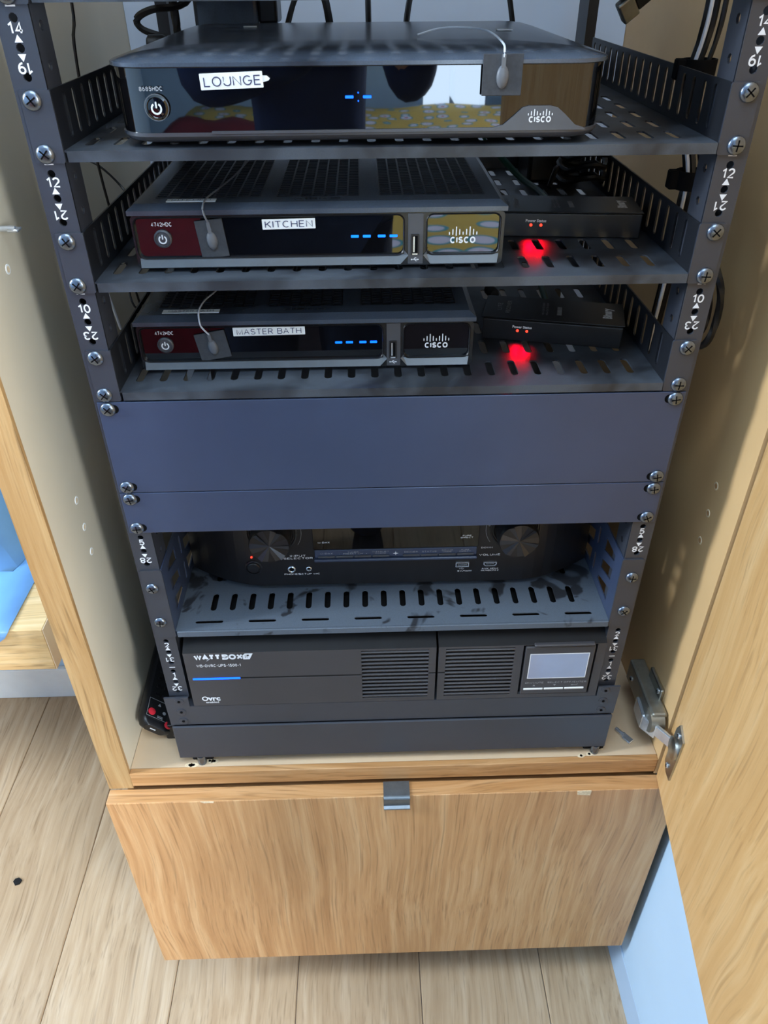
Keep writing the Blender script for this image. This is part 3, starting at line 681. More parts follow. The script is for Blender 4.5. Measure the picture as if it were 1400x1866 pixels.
# ------------------------------------------------------------------ marks used on the boxes
def bars_logo(m_, X, w, h):
    """nine upright bars over the word CISCO, X = centre on the front face"""
    hs_ = (0.34, 0.62, 1.0, 0.62, 0.34, 0.62, 1.0, 0.62, 0.34)
    bw = w / 9 * 0.34
    for i, k in enumerate(hs_):
        cx = (i - 4) * w / 8; hh = h * k; lo = 0.0 if k < 1 else -0.10 * h
        m_.prism(rrect(cx - bw / 2, cx + bw / 2, lo + 0.0, lo + hh + 0.0, bw / 2.05, 2), 0, 0.0002, X @ T(0, h * 0.12, 0))
    m_.word('CISCO', w * 0.235, X @ T(0, -h * 0.42, 0.0002), w * 0.93, 0.24, gap=0.14)
def power_symbol(m_, X, r):
    out = arc(0, 0, r, PI * 0.68, PI * 2.32, 14); inn = arc(0, 0, r * 0.68, PI * 2.32, PI * 0.68, 14)
    g = out + inn; n = len(g); h_ = n // 2
    vs = [(p[0], p[1], 0.0002) for p in g]; fs = [(i, i + 1, n - 2 - i, n - 1 - i) for i in range(h_ - 1)]
    m_.add(vs, fs, X); m_.prism(rrect(-r * 0.15, r * 0.15, 0.05 * r, r * 1.12, r * 0.1, 2), 0, 0.0002, X)
def usb_mark(m_, X, s):
    m_.box(-s, s * 0.8, -0.08 * s, 0.08 * s, 0, 0.0002, X); m_.prism(circle(-s, 0, 0.22 * s, 8), 0, 0.0002, X); m_.prism([(s * 0.75, -0.2 * s), (s * 1.2, 0), (s * 0.75, 0.2 * s)], 0, 0.0002, X)
    m_.prism([(-0.5 * s, 0), (-0.3 * s, 0.0), (0.0, 0.4 * s), (0.35 * s, 0.4 * s), (0.35 * s, 0.52 * s), (-0.08 * s, 0.52 * s)], 0, 0.0002, X)
    m_.prism([(-0.2 * s, 0), (0, 0), (0.25 * s, -0.4 * s), (0.6 * s, -0.4 * s), (0.6 * s, -0.52 * s), (0.17 * s, -0.52 * s)], 0, 0.0002, X)

# ------------------------------------------------------------------ the large set-top box on the top shelf
def rring(x0, x1, y0, y1, z, rf, rb, ins=0.0, n=6):
    x0 += ins; x1 -= ins; y0 += ins; y1 -= ins; rf = max(rf - ins, 0.002); rb = max(rb - ins, 0.002)
    p = arc(x1 - rf, y0 + rf, rf, -PI / 2, 0, n) + arc(x1 - rb, y1 - rb, rb, 0, PI / 2, n) + arc(x0 + rb, y1 - rb, rb, PI / 2, PI, n) + arc(x0 + rf, y0 + rf, rf, PI, 1.5 * PI, n)
    return [(a, b, z) for a, b in p]
B1 = (-0.1840, 0.1415, -0.0010, 0.300)
b1 = thing('set_top_box', 'large glossy black set-top box with rounded front, white LOUNGE label and blue dashes', 'set-top box', (-0.021, 0.15, 12 * U + 0.0081))
def r1(z, ins): return rring(*B1, z, 0.026, 0.012, ins)
m_ = MB(); m_.mat(0, True).loft([r1(0.5445, 0.010), r1(0.5462, 0.0035), r1(0.5490, 0.0008), r1(0.5512, 0.0006)]); obj('body', m_, M['grey_plastic'], b1)
m_ = MB(); m_.mat(0, True).loft([r1(0.5512, 0.0016), r1(0.5885, 0.0016)]); glass = obj('front_panel', m_, M['gloss'], b1, label='glossy black front band')
m_ = MB(); m_.mat(0, True).loft([r1(0.5884, 0.004), r1(0.5884, 0.0010), r1(0.5892, -0.0008), r1(0.5914, -0.0008), r1(0.5922, 0.0006), r1(0.5950, 0.0120), r1(0.5966, 0.0230), r1(0.5974, 0.0330), r1(0.5978, 0.0700)]); lid = obj('lid', m_, M['lid'], b1)
for x in (-0.15, 0.11):
    for y in (0.03, 0.27): obj('foot', MB().cyl(0.008, 0.5415, 0.5448, 12, T(x, y, 0)), M['matte_black'], b1)
yf = -0.0008
m_ = MB(); m_.prism([(-0.12, 0.5505), (0.128, 0.5505), (0.126, 0.5520), (0.1205, 0.5535), (0.1130, 0.5600), (0.1080, 0.5638), (0.1030, 0.5650), (0.0890, 0.5650), (0.0845, 0.5638), (0.0790, 0.5590), (0.0725, 0.5538), (0.0660, 0.5522), (-0.12, 0.5520)], 0, 0.0014, FR(0, yf + 0.0013, 0))
hump = obj('logo_hump', m_, M['grey_plastic'], b1, label='grey hump in the lower bezel carrying the white logo')
m_ = MB(); bars_logo(m_, FR(0.0965, yf - 0.0003, 0.5588), 0.0158, 0.0042); obj('logo', m_, M['print'], hump)
m_ = MB(); m_.prism(rrect(-0.0200, 0.0200, -0.0046, 0.0046, 0.0004), 0, 0.0008, FR(-0.1035, yf, 0.5813) @ RZ(0.030)); lab = obj('label_sticker', m_, M['label'], b1, label='white printed label reading LOUNGE')
m_ = MB(); m_.word('LOUNGE', 0.0056, FR(-0.1030, yf - 0.0010, 0.5812) @ RZ(0.030), 0.0365, 0.11); obj('lettering', m_, M['ink'], lab)
m_ = MB(); m_.prism([(0, -0.0020), (0.004, -0.001), (0.0048, 0.0002), (0.003, 0.0017), (0, 0.0018)], 0, 0.0005, FR(-0.0838, yf, 0.5822)); obj('torn_corner', m_, M['label'], lab)
m_ = MB(); m_.word('8685HDC', 0.0026, FR(-0.1555, yf - 0.0003, 0.5772), 0.0150, 0.20); obj('model_number', m_, M['printgrey'], glass)
m_ = MB(); m_.mat(0, True).lathe([(0.0074, -0.0002), (0.0074, 0.0008), (0.0062, 0.0014), (0.0056, 0.0006), (0.0010, 0.0010)], 24, FR(-0.1535, yf, 0.5665)); pb = obj('power_button', m_, M['gloss'], b1)
m_ = MB(); power_symbol(m_, FR(-0.1535, yf - 0.0013, 0.5660), 0.0036); obj('power_symbol', m_, M['print'], pb)
m_ = MB(); m_.lathe([(0.0080, 0), (0.0080, 0.0007), (0.0073, 0.0007), (0.0073, 0)], 24, FR(-0.1535, yf, 0.5665), caps=False); obj('button_ring', m_, M['silver_strip'], pb)
for x in (-0.0288, -0.0172):
    m_ = MB(); m_.prism(rrect(-0.0027, 0.0027, -0.0008, 0.0008, 0.0004), 0, 0.0003, FR(x, yf, 0.5713)); obj('display_segment', m_, M['blue_led'], glass, label='lit blue display dash')
for z in (0.5737, 0.5690):
    m_ = MB(); m_.prism(circle(0, 0, 0.0005, 8), 0, 0.0003, FR(-0.0230, yf, z)); obj('display_segment', m_, M['blue_led'], glass)
m_ = MB(); m_.box(0.086, 0.098, 0.140, 0.150, 0.5980, 0.5986); obj('pale_strip', m_, M['white_cable'], lid, label='small pale strip on the lid')  # two small pale flat strips on the lid
m_ = MB(); m_.box(-0.119, -0.108, 0.205, 0.209, 0.5980, 0.5986); obj('pale_strip', m_, M['label'], lid)

# stick-on infrared emitters with their leads
def emitter(name_label, X, w, h, stem_top, wire, wire_mat):
    r = thing('infrared_emitter', name_label, 'emitter', X.to_translation(), group='stick-on infrared emitters')
    m_ = MB(); m_.bev(-w / 2, w / 2, -h / 2, h / 2, 0, 0.0011, 0.0003, 1, X); obj('foam_pad', m_, M['foam'], r)
    m_ = MB(); m_.mat(0, True).ell((0, -0.001, 0.0016), 0.0040, 0.0068, 0.0022, 16, 8, X).box(-0.0013, 0.0013, 0.004, stem_top, 0.0011, 0.0030, X); obj('emitter_bud', m_, M['bud'], r)
    m_ = MB(); m_.tube(wire, 0.0007, 6); obj('lead', m_, wire_mat, r)
emitter('grey foam emitter pad hanging over the lid edge of the LOUNGE box', FR(0.0693, -0.0020, 0.5830), 0.0255, 0.0235, 0.0115,
        [(0.0693, -0.0045, 0.5930), (0.0694, -0.0040, 0.5965), (0.0697, 0.004, 0.5995), (0.0690, 0.040, 0.6020), (0.0640, 0.068, 0.6035), (0.0500, 0.078, 0.6040), (0.0350, 0.084, 0.6030), (0.0200, 0.082, 0.5995)], M['white_cable'])

# ------------------------------------------------------------------ the two smaller set-top boxes
BW = 0.2755
def small_box(label, loc, word, lab_x, lab_z, lab_w, top_w, bright):
    r = thing('set_top_box', label, 'set-top box', loc, world=False)
    m_ = MB(); m_.bev(0.0015, BW - 0.0015, 0.0012, 0.240, 0.0020, 0.0415, 0.0015, 2); obj('body', m_, M['black'], r)
    for x in (0.02, BW - 0.02):
        for y in (0.02, 0.22): obj('foot', MB().cyl(0.006, 0, 0.0022, 10, T(x, y, 0)), M['matte_black'], r)
    # lid with three fields of slots
    m_ = MB(); y0, y1, zt = -0.0025, 0.243, 0.0480
    fields = [(0.016, 0.094), (0.106, 0.168), (0.183, 0.262)]
    fy0, fy1 = 0.0200, 0.2300
    def quad(xa, xb, ya, yb, z): m_.add([(xa, ya, z), (xb, ya, z), (xb, yb, z), (xa, yb, z)], [(0, 1, 2, 3)])
    ex = 0.004
    quad(ex, BW - ex, y0 + 0.007, fy0, zt); quad(ex, BW - ex, fy1, y1 - ex, zt)
    xs = [ex] + [v for f in fields for v in f] + [BW - ex]
    for a, b in zip(xs[0::2], xs[1::2]): quad(a, b, fy0, fy1, zt)
    o_ = [(-0.001, y0), (BW + 0.001, y0), (BW + 0.001, y1), (-0.001, y1)]; i_ = [(ex, y0 + 0.007), (BW - ex, y0 + 0.007), (BW - ex, y1 - ex), (ex, y1 - ex)]
    for k in range(4):
        a, b, c, d = o_[k], o_[(k + 1) % 4], i_[(k + 1) % 4], i_[k]
        m_.add([(a[0], a[1], 0.0445), (b[0], b[1], 0.0445), (c[0], c[1], zt), (d[0], d[1], zt)], [(0, 1, 2, 3)])
        m_.add([(a[0], a[1], 0.0412), (b[0], b[1], 0.0412), (b[0], b[1], 0.0445), (a[0], a[1], 0.0445)], [(0, 1, 2, 3)])
    m_.add([(p[0], p[1], 0.0412) for p in o_], [(0, 1, 2, 3)])
    top = obj('lid', m_, M['lid'], r)
    m_ = MB(); g = m_
    for fx0, fx1 in fields:
        nc = round((fx1 - fx0) / 0.0088); cw = (fx1 - fx0) / nc; pitch = 0.0058
        for c in range(nc):
            xa = fx0 + c * cw; off = pitch / 2 if c % 2 else 0.0; y = fy0
            quad(xa, xa + 0.0007, fy0, fy1, zt); quad(xa + cw - 0.0007, xa + cw, fy0, fy1, zt)
            xa, xb = xa + 0.0007, xa + cw - 0.0007
            if off: quad(xa, xb, fy0, fy0 + off, zt)
            y = fy0 + off
            while y + pitch <= fy1 + 1e-6:
                s0, s1 = y + 0.0013, y + pitch; d = zt - 0.0022
                quad(xa, xb, y, s0, zt + 0.0003)
                quad(xa, xb, s0, s1, d)
                m_.add([(xa, s0, zt), (xb, s0, zt), (xb, s0, d), (xa, s0, d)], [(0, 1, 2, 3)]); m_.add([(xa, s1, zt), (xb, s1, zt), (xb, s1, d), (xa, s1, d)], [(0, 1, 2, 3)])
                m_.add([(xa, s0, zt), (xa, s1, zt), (xa, s1, d), (xa, s0, d)], [(0, 1, 2, 3)]); m_.add([(xb, s0, zt), (xb, s1, zt), (xb, s1, d), (xb, s0, d)], [(0, 1, 2, 3)])
                y += pitch
            if y < fy1: quad(xa, xb, y, fy1, zt)
    obj('vent_slots', m_, M['grille'], r, kind='stuff', fix=False)
    # front: grey bezel with two windows, bright sills, glass
    m_ = MB()
    wl = rrect(0.0030, 0.2000, 0.0105, 0.0388, 0.0045, 4); wr = rrect(0.2180, 0.2715, 0.0105, 0.0388, 0.0045, 4)
    m_.plate([rrect(0.0005, BW - 0.0005, 0.0025, 0.0408, 0.003, 3), wl, wr], 0.0026, FR(0, 0.0000, 0))
    bez = obj('bezel', m_, M['bezel'], r)
    m_ = MB(); m_.bev(0.2034, 0.2152, -0.0015, 0.0, 0.0030, 0.0404, 0.0004, 1); obj('usb_column', m_, M['grey_plastic'], bez)
    m_ = MB(); m_.box(0.002, 0.2715, 0.0010, 0.0016, 0.0095, 0.0395)
    m_.mat(0); gl = obj('front_glass', m_, M['gloss'], r, label='glossy black display windows')
    m_ = MB()
    for xa, xb, ca, cb in ((0.0030, 0.2040, 0.0, 0.0060), (0.2150, 0.2735, 0.0055, 0.0025)):
        lo = [(xa + ca, -0.0034, 0.0038), (xb - cb, -0.0034, 0.0038)]; up = [(xa + ca * 0.5, -0.0013, 0.0104), (xb - cb * 0.6, -0.0013, 0.0104)]
        m_.add([lo[0], lo[1], up[1], up[0]], [(0, 1, 2, 3)])
        m_.add([lo[0], lo[1], (xb - cb, 0.0005, 0.0030), (xa + ca, 0.0005, 0.0030)], [(0, 1, 2, 3)])
        if cb > 0.004: m_.add([lo[1], (xb, -0.0024, 0.0100), (xb - 0.004, -0.0013, 0.0145), up[1]], [(0, 1, 2, 3)])
        if ca > 0.004: m_.add([lo[0], (xa, -0.0024, 0.0100), (xa + 0.004, -0.0013, 0.0145), up[0]], [(0, 1, 2, 3)])
    obj('sill', m_, M['silver_strip'], bez, label='satin silver sloping strip below the windows', fix=False)
    for xa, xb in ((0.0030, 0.2000), (0.2180, 0.2715)):
        m_ = MB(); o1 = rrect(xa - 0.0012, xb + 0.0012, 0.0093, 0.0400, 0.0055, 4); i1 = rrect(xa, xb, 0.0105, 0.0388, 0.0045, 4)
        m_.loft([[(p[0], p[1], 0.0013) for p in o1], [(p[0], p[1], 0.0022) for p in [((a[0] + b[0]) / 2, (a[1] + b[1]) / 2) for a, b in zip(o1, i1)]], [(p[0], p[1], 0.0013) for p in i1]], False, FR(0, 0, 0))
        obj('window_rim', m_, M['black'], bez)
    yg = 0.0009
    m_ = MB(); m_.word('4742HDC', 0.0030, FR(0.0222, yg - 0.0002, 0.0342), 0.0152, 0.17); obj('model_number', m_, M['print'], gl)
    m_ = MB(); m_.mat(0, True).lathe([(0.0066, 0), (0.0066, 0.0012), (0.0054, 0.0019), (0.0050, 0.0008), (0.001, 0.0012)], 22, FR(0.0218, yg, 0.0240)); pb = obj('power_button', m_, M['grey_plastic'], r)
    m_ = MB(); power_symbol(m_, FR(0.0218, yg - 0.0015, 0.0236), 0.0032); obj('power_symbol', m_, M['print'], pb)
    for x in (0.1640, 0.1729, 0.1840, 0.1928):
        m_ = MB(); m_.prism(rrect(-0.0029, 0.0029, -0.0009, 0.0009, 0.0004), 0, 0.0003, FR(x, yg, 0.0236)); obj('display_segment', m_, M['blue_led'] if bright else M['blue_dim'], gl, label='lit blue display dash')
    m_ = MB(); bars_logo(m_, FR(0.2448, yg - 0.0002, 0.0228), 0.0205, 0.0068); obj('logo', m_, M['print'], gl)
    m_ = MB(); m_.mat(0).plate([rrect(0.2056, 0.2120, 0.0103, 0.0254, 0.0006), rrect(0.2068, 0.2108, 0.0116, 0.0242, 0.0003)], 0.0010, FR(0, -0.0019, 0)).mat(1).box(0.2066, 0.2110, -0.0019, -0.0015, 0.0114, 0.0244).mat(2).box(0.2074, 0.2086, -0.0023, -0.0018, 0.0122, 0.0236)
    m_.mat(2).box(0.2068, 0.2108, -0.0025, -0.0018, 0.0103, 0.0113)
    obj('usb_port', m_, [M['black'], M['dark_hole'], M['chrome']], bez)
    m_ = MB(); usb_mark(m_, FR(0.2090, -0.0016, 0.0066), 0.0026); obj('usb_symbol', m_, M['print'], bez)
    m_ = MB(); m_.prism(rrect(-lab_w / 2, lab_w / 2, -0.0036, 0.0036, 0.0003), 0, 0.0006, FR(lab_x, yg - 0.0014, lab_z) @ RZ(0.012)); lb = obj('label_sticker', m_, M['label'], r, label='white printed label reading ' + word)
    m_ = MB(); m_.word(word, 0.0048, FR(lab_x, yg - 0.0022, lab_z) @ RZ(0.012), lab_w * 0.90, 0.11); obj('lettering', m_, M['ink'], lb)
    m_ = MB(); m_.box(-top_w / 2, top_w / 2, -0.0035, 0.0035, 0, 0.0004, T(0.0445, 0.0115, zt)); lb = obj('label_sticker', m_, M['label'], top, label='grey-white printed label lying on the lid edge')
    m_ = MB(); m_.word(word, 0.0038, T(0.0445, 0.0113, zt + 0.0006), top_w * 0.8, 0.10); obj('lettering', m_, M['ink'], lb)
    m_ = MB(); m_.text('CISCO', 0.0075, T(0.1370, 0.0125, zt + 0.0002), sx=1.5, bold=0.02); obj('embossed_name', m_, M['black'], top)
    return r
K2 = Vector((-0.1920, 0.0225, 10 * U + 0.0081)); K3 = Vector((-0.2080, 0.0345, 8 * U + 0.0081))
small_box('black set-top box with white KITCHEN label, on the middle vented shelf', K2, 'KITCHEN', 0.1157, 0.0338, 0.0390, 0.036, False)
small_box('black set-top box with white MASTER BATH label, on the lowest vented shelf', K3, 'MASTER BATH', 0.1078, 0.0352, 0.0585, 0.046, True)
def wire_on(K, pts): return [(K.x + a, K.y + b, K.z + c) for a, b, c in pts]
emitter('grey foam emitter pad stuck beside the power button of the KITCHEN box', FR(K2.x + 0.0580, K2.y + 0.0006, K2.z + 0.0236) @ RZ(0.10), 0.0205, 0.0275, 0.0125,
        wire_on(K2, [(0.0568, -0.0020, 0.0362), (0.0555, -0.0050, 0.0420), (0.0550, -0.0040, 0.0470), (0.0560, 0.008, 0.0500), (0.0610, 0.040, 0.0500), (0.068, 0.09, 0.0500), (0.075, 0.19, 0.0500)]), M['grey_cable'])
emitter('grey foam emitter pad stuck at a tilt on the MASTER BATH box', FR(K3.x + 0.0605, K3.y + 0.0006, K3.z + 0.0230) @ RZ(0.17), 0.0255, 0.0235, 0.0105,
        wire_on(K3, [(0.0590, -0.0020, 0.0335), (0.0560, -0.0050, 0.0390), (0.0540, -0.0060, 0.0440), (0.0530, 0.001, 0.0520), (0.0550, 0.020, 0.0540), (0.0600, 0.05, 0.0520), (0.064, 0.10, 0.0500)]), M['white_cable'])

# ------------------------------------------------------------------ the two small extender boxes with red lights
def extender(label, loc, yaw, glow):
    r = thing('signal_extender', label, 'extender', loc, (0, 0, yaw), world=False)
    m_ = MB(); m_.bev(0, 0.122, 0, 0.060, 0.0, 0.0190, 0.0008, 2); bd = obj('body', m_, M['black'], r)
    m_ = MB(); m_.bev(-0.0015, 0.1235, 0.003, 0.057, 0.0188, 0.0198, 0.0004, 1); tp = obj('top_plate', m_, M['black'], r)
    Z = 0.0200
    R9 = RZ(PI / 2)
    m_ = MB(); m_.text('Binary', 0.0105, T(0.109, 0.030, Z) @ R9, bold=0.05, sx=0.9); obj('printing', m_, M['print'], tp)
    m_ = MB(); m_.box(0.0645, 0.0685, 0.018, 0.038, 0.0198, 0.0199); obj('printed_badge', m_, M['printgrey'], tp)
    for x, w_ in ((0.0520, 0.030), (0.0555, 0.030)):
        m_ = MB(); m_.word('HDMI EXTENDER', 0.0020, T(x, 0.031, Z) @ R9, w_, 0.2); obj('printing', m_, M['printgrey'], tp)
    m_ = MB(); m_.word('LITE', 0.0042, T(0.0125, 0.030, Z) @ R9, 0.017, 0.14); obj('printing', m_, M['printgrey'], tp)
    m_ = MB(); m_.word('RECEIVER', 0.0040, T(0.0205, 0.030, Z) @ R9, 0.030, 0.2); obj('printing', m_, M['printgrey'], tp)
    m_ = MB(); m_.text('Power', 0.0032, FR(0.0310, -0.0002, 0.0132), bold=0.03); m_.text('Status', 0.0032, FR(0.0400, -0.0002, 0.0132), bold=0.03); obj('lettering', m_, M['print'], bd)
    for x in (0.0315, 0.0398):
        m_ = MB(); m_.mat(0, True).lathe([(0.0012, -0.0004), (0.0012, 0.0003), (0.0006, 0.0008), (0.0001, 0.0009)], 10, FR(x, 0, 0.0098)); obj('status_light', m_, M['red_led'], bd, label='small lit red light')
        d = bpy.data.lights.new('status_glow', 'SPOT'); d.energy = glow; d.color = (1.0, 0.0, 0.015); d.shadow_soft_size = 0.0008; d.spot_size = 1.25; d.spot_blend = 0.8
        o = bpy.data.objects.new('status_glow', d); COL.objects.link(o); o.parent = r; o.location = (x, -0.0020, 0.0100)
        o.rotation_euler = Vector((0, -1.2, -1.0)).to_track_quat('-Z', 'Y').to_euler()
    for x in (0.03, 0.06, 0.09):
        m_ = MB(); m_.bev(x - 0.008, x + 0.008, 0.058, 0.064, 0.005, 0.015, 0.001, 1); obj('socket', m_, M['dark_metal'], bd)
    return r
T2 = 10 * U + 0.0082; T3 = 8 * U + 0.0082
extender('small black extender box with two red lights, right of the KITCHEN box', (0.0874, 0.0998, T2), -0.107, 0.06)
extender('small black extender box with two red lights, askew beside the MASTER BATH box', (0.0837, 0.0939, T3), -0.244, 0.05)

# ------------------------------------------------------------------ the receiver on the deep shelf
rx = thing('av_receiver', 'wide black audio receiver with two round knobs and a dark display', 'receiver', (0, 0.2, 2 * U + 0.0081))
def face_outline(dy=0.0):
    pts = []
    for i in range(41):
        x = -0.2150 + 0.43 * i / 40
        d = max(0, abs(x) - 0.135) / 0.080
        pts.append((x, 0.0560 + dy + 0.034 * d ** 1.7))
    return pts
RZ0, RZ1 = 0.1040, 0.2200
fo = face_outline()
m_ = MB(); loop = fo + [(0.2150, 0.36), (-0.2150, 0.36)]
m_.prism(loop, RZ0 + 0.0015, RZ1); 
m_.prism([(p[0] * 0.995, p[1] + 0.0015) for p in fo] + [(0.2135, 0.358), (-0.2135, 0.358)], RZ0, RZ0 + 0.0015)
rb = obj('body', m_, M['rx'], rx)
for x in (-0.17, -0.135, 0.17):
    obj('foot', MB().cyl(0.010, 2 * U + 0.0081, RZ0, 14, T(x, 0.115, 0)), M['matte_black'], rx)
for x in (-0.17, 0.17): obj('foot', MB().cyl(0.010, 2 * U + 0.0081, RZ0, 14, T(x, 0.31, 0)), M['matte_black'], rx)
fy = 0.0560
m_ = MB(); m_.bev(-0.0805, 0.0902, fy - 0.0008, fy + 0.004, 0.1525, 0.2020, 0.0008, 1); disp = obj('display_window', m_, M['gloss'], rx, label='dark glossy display window')
m_ = MB(); m_.bev(-0.0800, 0.0890, fy - 0.0040, fy + 0.002, 0.1382, 0.1420, 0.0012, 2); m_.bev(-0.0790, 0.0885, fy - 0.0012, fy + 0.002, 0.1422, 0.1520, 0.0006, 1)
ledge = obj('button_ledge', m_, M['panel'], rx)
def bx_btn(x0, n):
    for k in range(n):
        m_ = MB(); m_.bev(x0 + 0.0187 * k, x0 + 0.0187 * k + 0.0175, fy - 0.0026, fy, 0.1428, 0.1452, 0.0004, 1); obj('button', m_, M['grey_plastic'], ledge)
bx_btn(-0.0757, 4); bx_btn(0.0118, 4)
def print_on(parent, items, mat='print'):
    m_ = MB()
    for s, size, x, z, sx, dy in items: m_.text(s, size, FR(x, fy - dy, z), sx=sx, bold=0.015)
    return obj('lettering', m_, M[mat], parent)
print_on(ledge, [('M-DAX', .0026, -.0668, .1482, 1.5, .0016), ('TUNER', .0022, -.0395, .1494, 1.6, .0016), ('-  PRESET CH  +', .0024, -.0395, .1474, 1.5, .0016), ('INTERNET', .0021, -.0110, .1494, 1.7, .0016), ('RADIO', .0021, -.0110, .1474, 1.7, .0016),
                 ('DIMMER', .0025, .0205, .1482, 1.5, .0016), ('STATUS', .0025, .0392, .1482, 1.5, .0016), ('SOUND', .0021, .0578, .1494, 1.6, .0016), ('MODE', .0021, .0578, .1474, 1.6, .0016), ('PURE', .0021, .0765, .1494, 1.6, .0016), ('DIRECT', .0021, .0765, .1474, 1.6, .0016)], 'printgrey')
m_ = MB(); m_.prism([(0.0028 * math.cos(k * PI / 4) * (1 if k % 2 == 0 else 0.25), 0.0028 * math.sin(k * PI / 4) * (1 if k % 2 == 0 else 0.25)) for k in range(8)], 0, 0.0003, FR(0.0045, fy - 0.0012, 0.1465)); obj('star_mark', m_, M['print'], ledge)
print_on(disp, [('M-DAX', .0026, -.0690, .1622, 1.4, .0010), ('PURE', .0024, .0775, .1672, 1.5, .0010), ('DIRECT', .0024, .0775, .1648, 1.5, .0010)])
print_on(rb, [('INPUT', .0034, -.0965, .1450, 1.7, .0002), ('SELECTOR', .0034, -.0965, .1418, 1.7, .0002), ('PHONES', .0026, -.1040, .1205, 1.6, .0002), ('SETUP MIC', .0026, -.0860, .1205, 1.6, .0002), ('VOLUME', .0034, .1025, .1410, 1.6, .0002), ('UP', .0024, .1010, .1790, 1.5, .0002), ('DOWN', .0026, .0990, .1505, 1.5, .0002),
              ('5V/1A', .0026, .0755, .1195, 1.5, .0002), ('AUX HDMI', .0024, .1040, .1222, 1.5, .0002), ('4K/HDCP2.2', .0024, .1040, .1196, 1.3, .0002)])
m_ = MB(); usb_mark(m_, FR(0.0742, fy - 0.0001, 0.1228), 0.0022); m_.box(0.0812, 0.0850, fy - 0.0003, fy, 0.1199, 0.1202); m_.box(0.0812, 0.0850, fy - 0.0003, fy, 0.1190, 0.1193); obj('usb_symbol', m_, M['printgrey'], rb)
def knob(x, z, label, tilt):
    m_ = MB(); m_.mat(0, True).lathe([(0.0262, -0.001), (0.0262, 0.0006), (0.0245, 0.0010), (0.0238, 0.0002), (0.0228, 0.0002), (0.0222, 0.0008), (0.0215, 0.0002), (0.0200, 0.0002)], 40, FR(x, fy, z), caps=False)
    k = obj('knob', MB().mat(0, True).lathe([(0.0208, 0.0005), (0.0206, 0.018), (0.0203, 0.0205), (0.0196, 0.0222)], 40, FR(x, fy, z)), M['rx'], rx, label=label)
    obj('knob_ring', m_, M['black'], k)
    # spun face: shallow radial facets
    m_ = MB(); n = 12
    for i in range(n):
        a0 = 2 * PI * i / n + tilt; a1 = 2 * PI * (i + 1) / n + tilt
        h = (0.0022, -0.0012, 0.0005, -0.0022, 0.0014, -0.0004)[i % 6]
        pts = [(0, 0, 0.0224)] + [(0.0194 * math.cos(a0 + (a1 - a0) * q / 4), 0.0194 * math.sin(a0 + (a1 - a0) * q / 4), 0.0224 + h * (q - 2) / 2) for q in range(5)]
        m_.add(pts, [(0, q, q + 1) for q in range(1, 5)], FR(x, fy, z))
    obj('knob_face', m_, M['knob'], k, label='spun metallic knob face', fix=False)
knob(-0.1213, 0.1755, 'round input selector knob', 0.6)
knob(0.1265, 0.1748, 'round volume knob', 0.35)
def arc_line(cx, cz, r, a0, a1):
    m_ = MB(); m_.loft([[(cx + q * math.cos(a), fy - 0.0002, cz + q * math.sin(a)) for q in (r, r + 0.0003)] for a in [a0 + (a1 - a0) * i / 14 for i in range(15)]], False, closed=False); obj('arc_mark', m_, M['printgrey'], rb, fix=False)
arc_line(-0.1213, 0.1755, 0.0300, -0.55, 0.35); arc_line(0.1265, 0.1748, 0.0300, PI - 0.35, PI + 0.6)
m_ = MB(); m_.mat(0, True).lathe([(0.0090, -0.006), (0.0090, 0.0010), (0.0078, 0.0014), (0.0074, 0.0002), (0.0066, 0.0002), (0.0064, 0.0016), (0.0056, 0.0022), (0.001, 0.0022)], 26, FR(-0.1438, 0.0570, 0.1300)); obj('power_button', m_, M['black'], rx)
m_ = MB(); m_.mat(0, True).cyl(0.0010, -0.003, 0.0012, 10, FR(-0.1446, 0.0570, 0.1440)); obj('standby_light', m_, M['red_led'], rb, label='small red standby light')
def jack(x, z, r):
    m_ = MB(); m_.mat(0, True).lathe([(r, 0), (r, 0.0012), (r * 0.75, 0.0018), (r * 0.62, 0.0012), (r * 0.60, -0.004)], 20, FR(x, fy, z), caps=False).mat(1).cyl(r * 0.62, -0.004, 0.0002, 14, FR(x, fy, z)); obj('jack_socket', m_, [M['chrome'], M['dark_hole']], rb)
jack(-0.1042, 0.1275, 0.0042); jack(-0.0862, 0.1278, 0.0030)
m_ = MB(); m_.mat(0).plate([rect(0.0675, 0.0815, 0.1258, 0.1318), rect(0.0685, 0.0805, 0.1268, 0.1308)], 0.0016, FR(0, fy - 0.0006, 0)).mat(1).box(0.0683, 0.0807, fy - 0.0004, fy, 0.1266, 0.1310).mat(0).box(0.0695, 0.0795, fy - 0.0008, fy, 0.1278, 0.1286); obj('usb_port', m_, [M['chrome'], M['dark_hole']], rb)
hd = [(0.0968, 0.1315), (0.0968, 0.1285), (0.0990, 0.1262), (0.1085, 0.1262), (0.1107, 0.1285), (0.1107, 0.1315)]
hi = [(0.0978, 0.1306), (0.0978, 0.1289), (0.0994, 0.1271), (0.1081, 0.1271), (0.1097, 0.1289), (0.1097, 0.1306)]
m_ = MB(); m_.mat(0).plate([hd, hi], 0.0016, FR(0, fy - 0.0006, 0)).mat(1).prism(hi, 0, 0.0004, FR(0, fy, 0)).mat(0).box(0.0995, 0.1080, fy - 0.0008, fy, 0.1285, 0.1292); obj('hdmi_port', m_, [M['chrome'], M['dark_hole']], rb)

